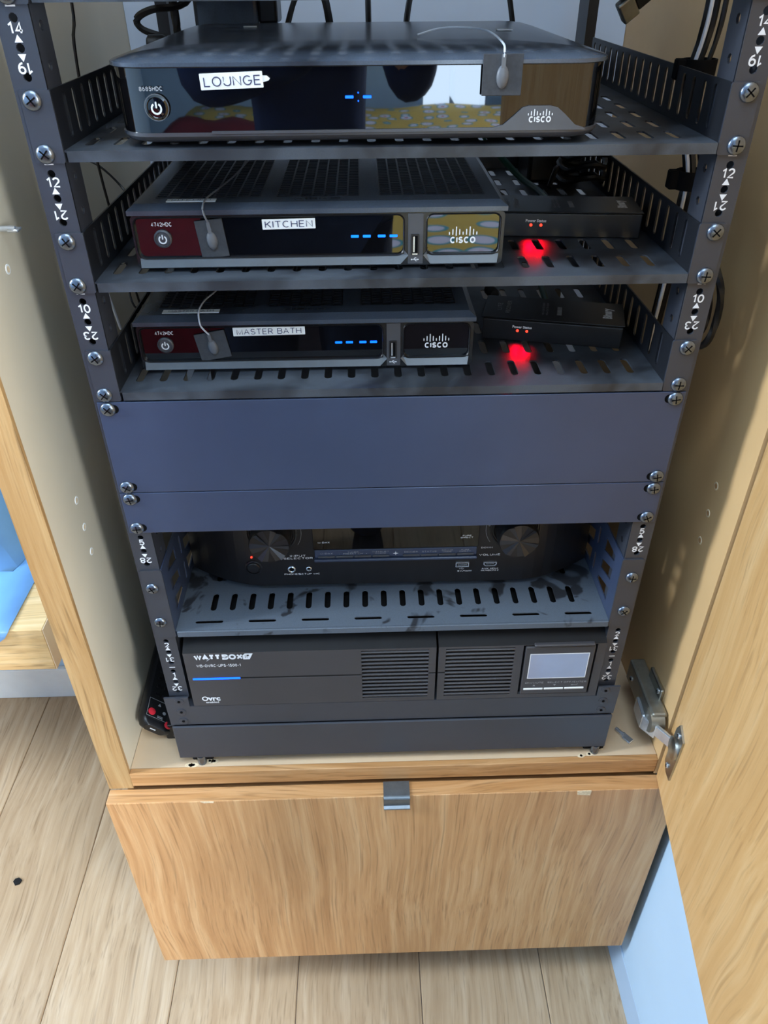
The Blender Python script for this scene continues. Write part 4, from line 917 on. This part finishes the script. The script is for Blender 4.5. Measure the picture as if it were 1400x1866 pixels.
# ------------------------------------------------------------------ the battery backup at the bottom
ups = thing('battery_backup', 'dark grey battery backup unit with louvred front and small grey screen, lowest in the rack', 'power unit', (0, 0.2, -0.0135))
m_ = MB(); m_.box(-0.2130, 0.2190, 0.022, 0.43, -0.0130, 0.0860); ub = obj('body', m_, M['matte_black'], ups)
def ups_face(x0, x1, holes, name, lab=None):
    m_ = MB()
    m_.plate([rect(x0, x1, -0.0120, 0.0690)] + holes, 0.004, FR(0, -0.003, 0))
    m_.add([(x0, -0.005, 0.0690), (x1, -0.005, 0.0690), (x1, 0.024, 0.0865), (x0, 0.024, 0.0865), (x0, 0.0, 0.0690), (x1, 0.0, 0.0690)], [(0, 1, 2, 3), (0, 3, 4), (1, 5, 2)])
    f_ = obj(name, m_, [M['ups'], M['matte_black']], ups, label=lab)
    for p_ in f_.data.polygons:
        if abs(p_.normal.z) > 0.3 and p_.center.z + ORI[ups].z > 0.0692: p_.material_index = 1  # shadow of the shelf above painted in: sloping top coloured near black
    return f_
VL = (-0.0335, 0.0370, -0.0065, 0.0660); VR = (0.0545, 0.1265, -0.0065, 0.0660)
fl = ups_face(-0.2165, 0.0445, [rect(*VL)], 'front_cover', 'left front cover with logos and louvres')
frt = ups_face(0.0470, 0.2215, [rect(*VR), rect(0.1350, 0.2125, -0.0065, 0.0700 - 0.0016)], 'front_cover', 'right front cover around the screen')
lv = None
for (x0, x1, z0, z1), par in ((VL, fl), (VR, frt)):
    for k in range(13):
        z = z0 + (k + 0.5) * (z1 - z0) / 13
        w = x1 - x0
        m_ = MB(); m_.loft([[(x, -0.0046, z - 0.0014), (x, -0.0052, z + 0.0002), (x, -0.0046, z + 0.0013), (x, -0.0036, z + 0.0013), (x, -0.0036, z - 0.0014)] for x in (x0, x1)])
        obj('louver', m_, M['ups'], par)
    m_ = MB(); m_.box(x0, x1, 0.006, 0.007, z0, z1); obj('louver_back', m_, M['matte_black'], par)
for x0, x1, par in ((-0.162, -0.034, fl), (0.0372, 0.0445, fl), (0.0470, 0.0545, frt)):
    m_ = MB(); m_.box(x0, x1, -0.0052, -0.0046, 0.0288, 0.0298).mat(1).box(x0, x1, -0.00505, -0.0046, 0.0299, 0.0318); obj('seam', m_, [M['grey_plastic'], M['matte_black']], par)
m_ = MB(); m_.bev(-0.2115, -0.1615, -0.0058, -0.0045, 0.0293, 0.0320, 0.0006, 1); obj('light_bar', m_, M['blue_led'], fl, label='glowing blue light bar')
m_ = MB()
X0 = FR(0, -0.0052, 0)
m_.word('WATT', 0.0076, FR(-0.1920, -0.0053, 0.0630), 0.0275, 0.33, gap=0.02); m_.word('BOX', 0.0076, FR(-0.1660, -0.0053, 0.0630), 0.0215, 0.27, gap=0.05)
m_.prism([(-0.1935, 0.0575), (-0.1905, 0.0598), (-0.1910, 0.0602), (-0.1885, 0.0620), (-0.1905, 0.0605), (-0.1898, 0.0600)], 0, 0.0002, X0)
m_.plate([[(-0.1552, 0.0590), (-0.1486, 0.0590), (-0.1448, 0.0672), (-0.1530, 0.0672), (-0.1556, 0.0642)], rect(-0.1530, -0.1524, 0.0605, 0.0657), [(-0.1514, 0.0605), (-0.1509, 0.0605), (-0.1509, 0.0630), (-0.1490, 0.0632), (-0.1488, 0.0657), (-0.1514, 0.0657)]], 0.0002, FR(0, -0.0053, 0))
m_.word('WB-OVRC-UPS-1500-1', 0.0040, FR(-0.1818, -0.0053, 0.0506), 0.0458, 0.17)
m_.word('O', 0.0070, FR(-0.2030, -0.0053, -0.0003), None, 0.2); m_.text('vrc', 0.0100, FR(-0.1932, -0.0053, -0.0003), sx=1.0, bold=0.04); m_.text('enabled', 0.0038, FR(-0.1958, -0.0053, -0.0062), sx=1.2, bold=0.02)
obj('lettering', m_, M['print'], fl)
# control screen module
m_ = MB(); m_.bev(0.1375, 0.2105, -0.0062, 0.004, -0.0055, 0.0665, 0.0012, 2); mod = obj('screen_module', m_, M['ups'], ups)
m_ = MB(); m_.bev(0.1455, 0.2085, -0.0090, -0.0040, 0.0690, 0.0722, 0.0010, 1); obj('brow', m_, M['ups'], mod)
m_ = MB(); m_.mat(0).plate([rect(0.1428, 0.2052, 0.0195, 0.0568), rect(0.1436, 0.2044, 0.0203, 0.0560)], 0.0004, FR(0, -0.0063, 0)); sc = obj('screen_border', m_, M['print'], mod)
m_ = MB(); m_.box(0.1434, 0.2046, -0.0064, -0.0061, 0.0201, 0.0562); obj('screen', m_, M['lcd'], mod, label='pale grey-blue blank screen')
for k in range(3):
    m_ = MB(); m_.bev(0.1405 + 0.0222 * k, 0.1405 + 0.0222 * k + 0.0210, -0.0072, -0.0060, 0.0022, 0.0046, 0.0004, 1); obj('button', m_, M['label'], mod, label='thin white button')
m_ = MB()
for s, x in (('ON/MUTE', .1515), ('SELECT', .1738), ('OFF/ENTER', .1955)): m_.text(s, 0.0034, FR(x, -0.0064, 0.0128), sx=1.25, bold=0.02)
m_.prism([(-.0014, -.001), (.0014, -.001), (0, .0012)], 0, .0002, FR(.1515, -.0062, .0085)); m_.prism([(-.0014, .001), (0, -.0012), (.0014, .001)], 0, .0002, FR(.1738, -.0062, .0085))
m_.box(0.1930, 0.1985, -0.0064, -0.0062, 0.0080, 0.0084); m_.box(0.1981, 0.1985, -0.0064, -0.0062, 0.0080, 0.0100); m_.prism([(0.1915, 0.0082), (0.1932, 0.0074), (0.1932, 0.0090)], 0, .0002, FR(0, -.0062, 0))
obj('lettering', m_, M['printgrey'], mod)

# ------------------------------------------------------------------ remote control leaning in the left corner, adapter, loose pin
rc = thing('remote_control', 'black remote control with red buttons leaning in the left corner of the cabinet', 'remote control', (-0.2805, 0.026, -0.0895), (0.03, math.radians(42), math.radians(3)), world=False)
def rsec(y, w, h, z=0): return [(a, y, b + z) for a, b in rrect(-w / 2, w / 2, -h / 2, h / 2, h * 0.42, 4)]
m_ = MB(); m_.mat(0, True).loft([rsec(0.0, 0.026, 0.010), rsec(0.003, 0.038, 0.014), rsec(0.009, 0.044, 0.016), rsec(0.02, 0.046, 0.017), rsec(0.17, 0.046, 0.016), rsec(0.185, 0.040, 0.012)]); rcb = obj('body', m_, M['black'], rc)
m_ = MB(); m_.bev(-0.0185, 0.0185, 0.0075, 0.165, 0.0078, 0.0088, 0.0004, 1); obj('keypad', m_, M['matte_black'], rc)
for x, y in ((-0.012, 0.016), (0.012, 0.007)):
    m_ = MB(); m_.mat(0, True).lathe([(0.0048, 0), (0.0046, 0.0018), (0.003, 0.0024), (0.0003, 0.0026)], 16, T(x, y, 0.0080)); obj('red_button', m_, M['red_button'], rc, label='round red button')
m_ = MB(); m_.plate([rect(-0.018, 0.013, 0.0090, 0.0345), rect(-0.0176, 0.0126, 0.0094, 0.0341)], 0.0002, T(0, 0, 0.0090)); m_.box(-0.004, 0.003, 0.0110, 0.0120, 0.0088, 0.0092); m_.box(-0.004, 0.003, 0.0130, 0.0137, 0.0088, 0.0092); m_.prism(circle(0.004, 0.020, 0.0022, 8), 0.0088, 0.0092); m_.prism([(-0.006, 0.027), (-0.002, 0.027), (-0.004, 0.031)], 0.0088, 0.0092); obj('printing', m_, M['printgrey'], rc)
for i, (x, y) in enumerate([(a, b) for b in (0.042, 0.054, 0.066, 0.078, 0.090, 0.102, 0.114) for a in (-0.010, 0.0, 0.010)]):
    m_ = MB(); m_.bev(x - 0.0032, x + 0.0032, y - 0.0024, y + 0.0024, 0.0086, 0.0102, 0.0009, 2); obj('key', m_, M['black'], rc)
m_ = MB(); m_.box(-0.006, 0.001, -0.0004, 0.001, 0.000, 0.0012); obj('mark', m_, M['print'], rcb)
ad = thing('power_adapter', 'small black power adapter with a lead, between the remote and the rack foot', 'adapter', (-0.262, 0.06, BASE_Z))
m_ = MB(); m_.bev(-0.2705, -0.2495, 0.030, 0.080, BASE_Z, BASE_Z + 0.024, 0.002, 2); obj('body', m_, M['black'], ad)
m_ = MB(); m_.tube([(-0.258, 0.031, BASE_Z + 0.012), (-0.256, 0.024, BASE_Z + 0.016), (-0.2535, 0.030, BASE_Z + 0.03), (-0.256, 0.08, BASE_Z + 0.05), (-0.26, 0.16, BASE_Z + 0.06)], 0.003, 8); obj('lead', m_, M['cable'], ad)
lp = thing('loose_shelf_pin', 'small bright metal shelf pin lying loose at the right of the base', 'shelf pin', (0.2765, 0.0160, BASE_Z + 0.0028), (0, 0, math.radians(-55)), world=False)
m_ = MB(); m_.mat(0, True).cyl(0.0025, -0.012, 0.0, 12, RY(PI / 2)).mat(0).bev(0.0, 0.012, -0.0042, 0.0042, -0.0024, 0.0004, 0.0008, 1).mat(0, True).cyl(0.0034, -0.0015, 0.0005, 12, RY(PI / 2)); obj('pin', m_, M['chrome'], lp)

# ------------------------------------------------------------------ cables
def cable(name, pts, r, mat, label, cat='cable', n=6, group=None):
    m_ = MB(); m_.tube(pts, r, n, 5); return tag(obj(name, m_, mat), label, cat, group)
cable('cable', [(-0.232, 0.06, 0.70), (-0.235, 0.06, 0.622), (-0.236, 0.07, 0.590), (-0.240, 0.075, 0.54), (-0.246, 0.09, 0.49), (-0.252, 0.11, 0.43), (-0.255, 0.14, 0.36)], 0.0013, M['white_cable'], 'thin pale cable hanging just inside the left front rail')
cable('cable', [(-0.225, 0.10, 0.72), (-0.2255, 0.10, 0.6214), (-0.2300, 0.10, 0.595), (-0.2350, 0.11, 0.55), (-0.2450, 0.15, 0.47), (-0.250, 0.20, 0.36)], 0.0012, M['cable'], 'thin black cable hanging beside the LOUNGE box, left')
cable('cable', [(-0.28, 0.20, 0.50), (-0.262, 0.20, 0.492), (-0.2440, 0.20, 0.4716), (-0.232, 0.18, 0.458), (-0.2280, 0.17, 0.43)], 0.0011, M['cable'], 'thin black lead sagging left of the KITCHEN box')
cable('cable', [(-0.2355, 0.13, 0.415), (-0.2330, 0.12, 0.395), (-0.2270, 0.12, 0.387), (-0.2170, 0.13, 0.403), (-0.2100, 0.15, 0.425)], 0.0010, M['cable'], 'thin lead looped left of the MASTER BATH box')
cable('cable', [(-0.170, 0.345, 0.640), (-0.1900, 0.34, 0.6110), (-0.2230, 0.335, 0.6055), (-0.2385, 0.335, 0.5980), (-0.2340, 0.335, 0.5890), (-0.2100, 0.335, 0.5815), (-0.180, 0.33, 0.573)], 0.0034, M['cable'], 'black cable loop behind the LOUNGE box, upper left')
cable('cable', [(-0.205, 0.35, 0.66), (-0.204, 0.35, 0.60), (-0.2020, 0.345, 0.575), (-0.197, 0.34, 0.55)], 0.0042, M['cable'], 'thick black cable running down behind the LOUNGE box')
ct = thing('cable_connector', 'black cable plug behind the back left of the LOUNGE box', 'connector', (-0.205, 0.32, 0.574))
m_ = MB(); m_.mat(0, True).lathe([(0.006, 0), (0.0085, 0.002), (0.0085, 0.016), (0.006, 0.020)], 14, T(-0.229, 0.322, 0.5775) @ RY(PI / 2)); obj('collar', m_, M['cable'], ct)
m_ = MB(); m_.mat(0, True).lathe([(0.007, 0.020), (0.008, 0.024), (0.008, 0.038)], 14, T(-0.229, 0.322, 0.5775) @ RY(PI / 2)); obj('plug', m_, M['black'], ct)
for i, (x, dx) in enumerate(((-0.085, 0.03), (-0.055, -0.02), (-0.012, 0.0), (0.03, 0.02), (0.130, -0.005))):
    cable('cable', [(x + dx, 0.40, 0.74), (x + dx * 0.6, 0.39, 0.64), (x, 0.36, 0.612), (x - dx * 0.3, 0.33, 0.585)], 0.0030 + 0.0012 * (i == 1), M['cable'], ['black cable behind the LOUNGE box, leftmost of five at the back', 'thicker black cable behind the LOUNGE box, second of five at the back', 'black cable behind the LOUNGE box, middle of five at the back', 'black cable behind the LOUNGE box, fourth of five at the back', 'black cable behind the LOUNGE box, rightmost of five at the back'][i])
pb_ = thing('power_brick', 'dark box behind the LOUNGE box under the top edge of the picture', 'power supply', (-0.145, 0.40, 0.60))
m_ = MB(); m_.bev(-0.190, -0.125, 0.375, 0.44, 0.585, 0.66, 0.004, 2); obj('body', m_, M['lid'], pb_); m_ = MB(); m_.bev(-0.125, -0.105, 0.38, 0.43, 0.59, 0.655, 0.003, 2); obj('end_cap', m_, M['black'], pb_)
# bundle down the right front corner with two straps
for i, (dx, dy, r, mt, lb) in enumerate(((0.0, 0.0, 0.0016, 'white_cable', 'pale thin cable in the bundle inside the right front rail'), (0.006, 0.006, 0.0026, 'cable', 'black cable nearest the rail in the right-hand bundle'), (0.011, 0.002, 0.0020, 'cable', 'thin black cable outermost in the right-hand bundle'), (0.003, 0.012, 0.0030, 'cable', 'thick black cable at the back of the right-hand bundle'))):
    cable('cable', [(0.2330 + dx, 0.10 + dy, 0.70), (0.2350 + dx, 0.10 + dy, 0.620), (0.2340 + dx, 0.10 + dy, 0.595), (0.2305 + dx, 0.10 + dy, 0.572), (0.2320 + dx, 0.10 + dy, 0.54), (0.2375 + dx, 0.085 + dy, 0.505), (0.2365 + dx, 0.08 + dy, 0.475), (0.2380 + dx, 0.085 + dy, 0.42), (0.2400 + dx, 0.10 + dy, 0.33)], r, M[mt], lb)
for z, x, yy, lb in ((0.5740, 0.2365, 0.1035, 'black hook-and-loop strap round the right cable bundle beside the LOUNGE box'), (0.4985, 0.2425, 0.0885, 'black hook-and-loop strap round the right cable bundle beside the KITCHEN shelf')):
    m_ = MB(); m_.mat(0, True).loft([[(x + k * 0.0125 * math.cos(a), yy + k * 0.0115 * math.sin(a), zz) for a in [2 * PI * i / 18 for i in range(18)]] for zz, k in ((z - 0.007, 1), (z + 0.007, 1.02), (z + 0.007, 0.9), (z - 0.007, 0.9))] ); 
    m_.bev(x - 0.018, x - 0.009, yy - 0.004, yy + 0.006, z - 0.007, z + 0.007, 0.001, 1)
    tag(obj('cable_strap', m_, M['velcro']), lb, 'cable strap')
cable('cable', [(0.262, 0.07, 0.45), (0.272, 0.055, 0.425), (0.2770, 0.055, 0.400), (0.2745, 0.055, 0.3755), (0.2680, 0.06, 0.367), (0.258, 0.07, 0.372), (0.25, 0.08, 0.40)], 0.0032, M['cable'], 'black cable loop bulging out beside the right front rail')
cable('cable', [(0.258, 0.075, 0.45), (0.2665, 0.060, 0.420), (0.2710, 0.060, 0.398), (0.2690, 0.060, 0.381), (0.2620, 0.066, 0.375), (0.252, 0.08, 0.385)], 0.0024, M['cable'], 'second thinner cable loop inside the one beside the right front rail')
cable('network_cable', [(0.085, 0.34, 0.52), (0.110, 0.30, 0.490), (0.1330, 0.25, 0.4690), (0.1460, 0.205, 0.4640), (0.148, 0.178, 0.4630), (0.1485, 0.160, 0.4630)], 0.0032, M['green_cable'], 'green network cable going into the back of the upper extender', n=8)
cable('network_cable', [(0.150, 0.34, 0.42), (0.158, 0.29, 0.392), (0.158, 0.22, 0.3765), (0.1545, 0.165, 0.3745), (0.152, 0.143, 0.3740)], 0.0032, M['green_cable'], 'green network cable going into the back of the lower extender', n=8)
m_ = MB()
coil = [(0.195 + 0.022 * math.cos(t) + 0.002 * math.sin(5 * t), 0.245 + 0.030 * math.sin(t), 0.462 + 0.009 * t / (2 * PI) * 1.2 + 0.003 * math.sin(3 * t)) for t in [k * PI / 5 for k in range(31)]]
m_.tube(coil, 0.0027, 6, 2); tag(obj('coiled_cable', m_, M['cable']), 'coil of black cable on the shelf behind the upper extender', 'cable')
pk = thing('power_brick', 'black power brick lying behind the upper extender', 'power supply', (0.19, 0.30, T2))
m_ = MB(); m_.bev(0.150, 0.205, 0.283, 0.345, T2, T2 + 0.030, 0.004, 2); obj('body', m_, M['black'], pk); m_ = MB(); m_.tube([(0.178, 0.284, T2 + 0.015), (0.176, 0.26, T2 + 0.02), (0.166, 0.23, T2 + 0.025), (0.158, 0.215, T2 + 0.012)], 0.0024, 6); obj('lead', m_, M['cable'], pk)
cn = thing('cable_connector', 'pale ended HDMI plug hanging at the top right behind the shelf side', 'connector', (0.20, 0.17, 0.60))
m_ = MB(); m_.bev(-0.009, 0.009, -0.004, 0.004, 0, 0.014, 0.0015, 2, T(0.1935, 0.185, 0.605) @ RY(0.9) @ RZ(0.4)); obj('shell', m_, M['steel'], cn)
m_ = MB(); m_.bev(-0.007, 0.007, -0.003, 0.003, 0.014, 0.026, 0.001, 1, T(0.1935, 0.185, 0.605) @ RY(0.9) @ RZ(0.4)); obj('plug', m_, M['black'], cn)
for X_, z_, lb in ((0.104, T2, 'grey plug and lead at the back left of the upper extender'), (0.104, T3, 'grey plug and lead at the back left of the lower extender')):
    g_ = thing('cable_connector', lb, 'connector', (X_, 0.19, z_))
    m_ = MB(); m_.mat(0, True).lathe([(0.0045, 0), (0.0055, 0.003), (0.0055, 0.016), (0.003, 0.022)], 12, T(X_ + 0.003, 0.176, z_ + 0.0100) @ RZ(0.2) @ RX(-PI / 2)); obj('plug', m_, M['foam'], g_)
    m_ = MB(); m_.tube([(X_ + 0.0, 0.197, z_ + 0.0100), (X_ - 0.003, 0.22, z_ + 0.012), (X_ - 0.008, 0.26, z_ + 0.02), (X_ - 0.01, 0.33, z_ + 0.03)], 0.0024, 6); obj('lead', m_, M['grey_cable'], g_)

# ------------------------------------------------------------------ bench to the left with soft blue bundle
bench = thing('bench', 'thick oak floating bench end left of the cabinet', 'bench', (-0.95, 0.39, -0.171))
obj('slab', MB().bev(-1.50, -0.471, 0.202, 0.5715, -0.171, -0.0925, 0.0015, 1), M['oak_bench'], bench)
m_ = MB(); m_.box(-0.4712, -0.4702, 0.202, 0.56, -0.170, -0.093); obj('end_cap', m_, M['lacquer_base'], bench, label='pale veneered end of the bench')
m_ = MB(); NX, NY = 26, 22
def soft(u, v):
    x = -1.02 + 0.465 * u; y = 0.325 + 0.235 * v
    r_ = max(0.0, 1 - (abs(2 * u - 1) ** 3.2)) * max(0.0, 1 - (abs(2 * v - 1) ** 3.2))
    z = -0.090 + 0.225 * r_ ** 0.45 + 0.010 * math.sin(14 * u + 6 * v) * r_ + 0.012 * math.sin(23 * v - 19 * u + 2) * r_ + 0.006 * math.sin(47 * u + 31 * v) * r_
    return (x + 0.010 * math.sin(9 * v), y, z)
m_.mat(0, True).add([soft(i / NX, j / NY) for j in range(NY + 1) for i in range(NX + 1)], [(j * (NX + 1) + i, j * (NX + 1) + i + 1, (j + 1) * (NX + 1) + i + 1, (j + 1) * (NX + 1) + i) for j in range(NY) for i in range(NX)])
m_.add([(soft(i / NX, j / NY)[0], soft(i / NX, j / NY)[1], -0.0922) for j in (0, NY) for i in (0, NX)], [(0, 1, 3, 2)])
pl = tag(obj('cushion', m_, M['fabric_blue']), 'pale blue rumpled cushion lying on the oak bench', 'cushion')
m_ = MB(); m_.mat(0, True)
rows = [(-0.2055 + 0.0, 0)]; prof = [(0.50, -0.0915), (0.35, -0.0912), (0.22, -0.0908), (0.204, -0.0910), (0.1985, -0.094), (0.1970, -0.102), (0.1960, -0.118)]
ring = []
for k, (y, z) in enumerate(prof):
    xr = -0.5147 if y > 0.199 else (-0.516, -0.522, -0.545)[k - 4]
    ring.append([(-0.92 + (xr + 0.92) * i / 10, y, z + 0.0010 * math.sin(i * 1.7 + k)) for i in range(11)])
m_.loft(ring, False, closed=False); sh_ = obj('blue_sheet', m_, M['fabric_blue'], fix=True); sh_.data.materials[0] = M['sheet_blue']; tag(sh_, 'pale blue sheet under the cushion, hanging over the bench front', 'sheet')
sol = sh_.modifiers.new('thickness', 'SOLIDIFY'); sol.thickness = 0.001

# a dark chip lying on the floor
m_ = MB(); m_.prism([(-0.007, 0), (-0.002, -0.006), (0.005, -0.004), (0.007, 0.003), (0.001, 0.007), (-0.005, 0.005)], 0, 0.003); tag(obj('floor_chip', m_, M['matte_black'], loc=(-0.642, 0.150, FLOOR_Z)), 'tiny dark chip lying on the floor at the left', 'debris')

# ------------------------------------------------------------------ behind the viewer: the bed mirrored in the glossy fronts
bed = thing('bed', 'wide oak bed behind the viewer, mirrored in the glossy box fronts', 'bed', (0.1, -2.5, FLOOR_Z))
obj('mattress', MB().bev(-1.3, 1.5, -3.85, -1.25, -0.30, 0.015, 0.05, 3), M['bed_side'], bed)
obj('bed_frame', MB().bev(-1.3, 1.5, -3.85, -1.25, FLOOR_Z, -0.30, 0.01, 1), M['oak_flat'], bed)
def cloth(name, x0, x1, y0, y1, z, drop, mat, label, cat):
    m_ = MB(); n = 16
    def pt(i, j):
        x = x0 + (x1 - x0) * i / n; t = j / n
        if t > 0.75: return (x, y1 + 0.012 + 0.008 * math.sin(i * 1.9), z - 0.02 - drop * (t - 0.75) / 0.25)
        return (x, y0 + (y1 - y0) * t / 0.75, z + 0.010 * math.sin(i * 1.3 + j * 0.8) * math.cos(j * 1.1))
    m_.mat(0, True).add([pt(i, j) for j in range(n + 1) for i in range(n + 1)], [(j * (n + 1) + i, j * (n + 1) + i + 1, (j + 1) * (n + 1) + i + 1, (j + 1) * (n + 1) + i) for j in range(n) for i in range(n)])
    o = tag(obj(name, m_, mat), label, cat); s_ = o.modifiers.new('thickness', 'SOLIDIFY'); s_.thickness = 0.008
cloth('bed_throw', -1.27, 1.47, -3.80, -1.235, 0.032, 0.03, M['ochre'], 'ochre patterned bed throw, mirrored at the right of the KITCHEN box', 'bed throw')
cloth('blanket', -1.25, -0.26, -3.30, -1.205, 0.060, 0.45, M['red_cloth'], 'dark red blanket on the bed, mirrored at the left of the box fronts', 'blanket')

# ------------------------------------------------------------------ the person taking the picture, mirrored in the box fronts
per = thing('person', 'standing person in navy shirt and jeans holding up a phone, mirrored in the box fronts', 'person', (-0.14, -0.86, FLOOR_Z))
def skinned(name, verts, edges, rad, mat, parent, sub=1):
    me = bpy.data.meshes.new(name); off = ORI[per]
    me.from_pydata([Vector(v) - off for v in verts], edges, []); me.materials.append(mat)
    o = bpy.data.objects.new(name, me); COL.objects.link(o); o.parent = parent; ORI[o] = off
    sk = o.modifiers.new('skin', 'SKIN'); sk.use_smooth_shade = True
    for i, r_ in enumerate(rad):
        d = me.skin_vertices[0].data[i]; d.radius = (r_, r_) if not isinstance(r_, tuple) else r_; d.use_root = (i == 0)
    ss = o.modifiers.new('smooth', 'SUBSURF'); ss.levels = sub; ss.render_levels = sub
    return o
PX = -0.14
V = [(PX, -0.90, .28), (PX, -0.905, .44), (PX, -0.89, .60), (PX, -0.865, .73), (PX, -0.835, .80), (PX, -0.80, .88), (PX, -0.79, .97),
     (PX - .09, -0.90, .22), (PX - .105, -0.87, -.17), (PX - .11, -0.91, -.56), (PX + .09, -0.90, .22), (PX + .105, -0.87, -.17), (PX + .11, -0.91, -.56),
     (PX - .17, -0.87, .70), (PX - .22, -0.77, .49), (-0.075, -0.655, .57), (PX + .17, -0.87, .70), (PX + .22, -0.77, .49), (0.062, -0.655, .57)]
Ed = [(0, 1), (1, 2), (2, 3), (3, 4), (4, 5), (5, 6), (0, 7), (7, 8), (8, 9), (0, 10), (10, 11), (11, 12), (3, 13), (13, 14), (14, 15), (3, 16), (16, 17), (17, 18)]
Rd = [(.13, .10), (.115, .09), (.14, .10), (.11, .08), .052, (.075, .088), (.060, .070), .085, .058, .038, .085, .058, .038, .052, .040, .027, .052, .040, .027]
body = skinned('body', V, Ed, Rd, M['skin'], per, 2)
skinned('shirt', [V[0], V[1], V[2], V[3], V[13], V[14], V[16], V[17], (-0.10, -0.675, .555), (0.085, -0.675, .555)], [(0, 1), (1, 2), (2, 3), (3, 4), (4, 5), (3, 6), (6, 7), (5, 8), (7, 9)],
        [(.145, .115), (.135, .11), (.16, .12), (.125, .095), .068, .054, .068, .054, .040, .040], M['shirt'], per, 2)
skinned('trousers', [V[0], V[7], V[8], V[9], V[10], V[11], V[12]], [(0, 1), (1, 2), (2, 3), (0, 4), (4, 5), (5, 6)], [(.14, .11), .098, .072, .056, .098, .072, .056], M['jeans'], per, 2)
for sx in (-1, 1):
    x = PX + sx * .112
    m_ = MB(); m_.mat(0, True).loft([[(x + w * math.cos(a), y + 0.0, FLOOR_Z + 0.001 + h * (0.5 + 0.5 * math.sin(a))) for a in [2 * PI * k / 14 for k in range(14)]] for y, w, h in ((-0.97, .022, .06), (-0.95, .036, .085), (-0.90, .040, .095), (-0.84, .044, .065), (-0.76, .042, .045), (-0.735, .022, .035))])
    obj('shoe', m_, M['matte_black'], per)
m_ = MB(); m_.mat(0, True).ell((PX, -0.815, 0.955), 0.088, 0.100, 0.080, 18, 10); obj('hair', m_, M['hair'], per)
for sx in (-1, 1):
    m_ = MB(); m_.mat(0, True).ell((PX + sx * .030, -0.722, 0.925), 0.011, 0.008, 0.008, 10, 6); obj('eye', m_, M['print'], per)
m_ = MB(); m_.mat(0, True).loft([[(PX + w * math.cos(a), y + d * math.sin(a), z) for a in [2 * PI * k / 10 for k in range(10)]] for z, y, w, d in ((0.925, -0.722, .006, .006), (0.905, -0.712, .010, .014), (0.888, -0.708, .016, .018), (0.882, -0.716, .010, .010))]); obj('nose', m_, M['skin'], per)
m_ = MB(); m_.mat(0, True).ell((PX, -0.722, 0.858), 0.024, 0.008, 0.006, 12, 6); obj('mouth', m_, M['red_cloth'], per)
# the phone, its lens at the viewpoint, and the two hands round it
PC = Vector((-0.02147, -0.55778, 0.64248)) + DWN * 0.058 - FWD * 0.0135 + RGT * 0.020
PM = Matrix(((RGT.x, DWN.x, FWD.x, PC.x), (RGT.y, DWN.y, FWD.y, PC.y), (RGT.z, DWN.z, FWD.z, PC.z), (0, 0, 0, 1)))
ph = thing('phone', 'dark phone held up by the mirrored person', 'phone', PC)
m_ = MB(); m_.bev(-0.037, 0.037, -0.073, 0.073, -0.004, 0.004, 0.0025, 2, PM); obj('case', m_, M['black'], ph)
m_ = MB(); m_.bev(-0.034, 0.034, -0.069, 0.069, -0.0046, -0.0040, 0.0002, 1, PM); obj('screen', m_, M['gloss'], ph)
for sx, wr in ((-1, V[15]), (1, V[18])):
    q = lambda x, y, z: tuple(PM @ Vector((sx * x, y, z)))
    hv = [wr, q(.052, .050, -.022), q(.050, .022, -.016)]; he = [(0, 1), (1, 2)]; hr = [.026, (.030, .016), (.028, .014)]
    skinned('palm', hv, he, hr, M['skin'], per, 2)
    for k, (yy, ln) in enumerate(((.052, .034), (.034, .040), (.015, .042), (-.004, .038))):
        skinned('finger', [q(.050, yy * .8 + .008, -.012), q(.047, yy, .006), q(.036, yy - .003, .0135), q(.036 - ln * .45, yy - .005, .0135)], [(0, 1), (1, 2), (2, 3)], [.0095, .009, .008, .007], M['skin'], per, 1)
    skinned('thumb', [q(.050, .040, -.018), q(.046, .010, -.0165), q(.032, -.010, -.0125)], [(0, 1), (1, 2)], [.011, .0095, .008], M['skin'], per, 1)
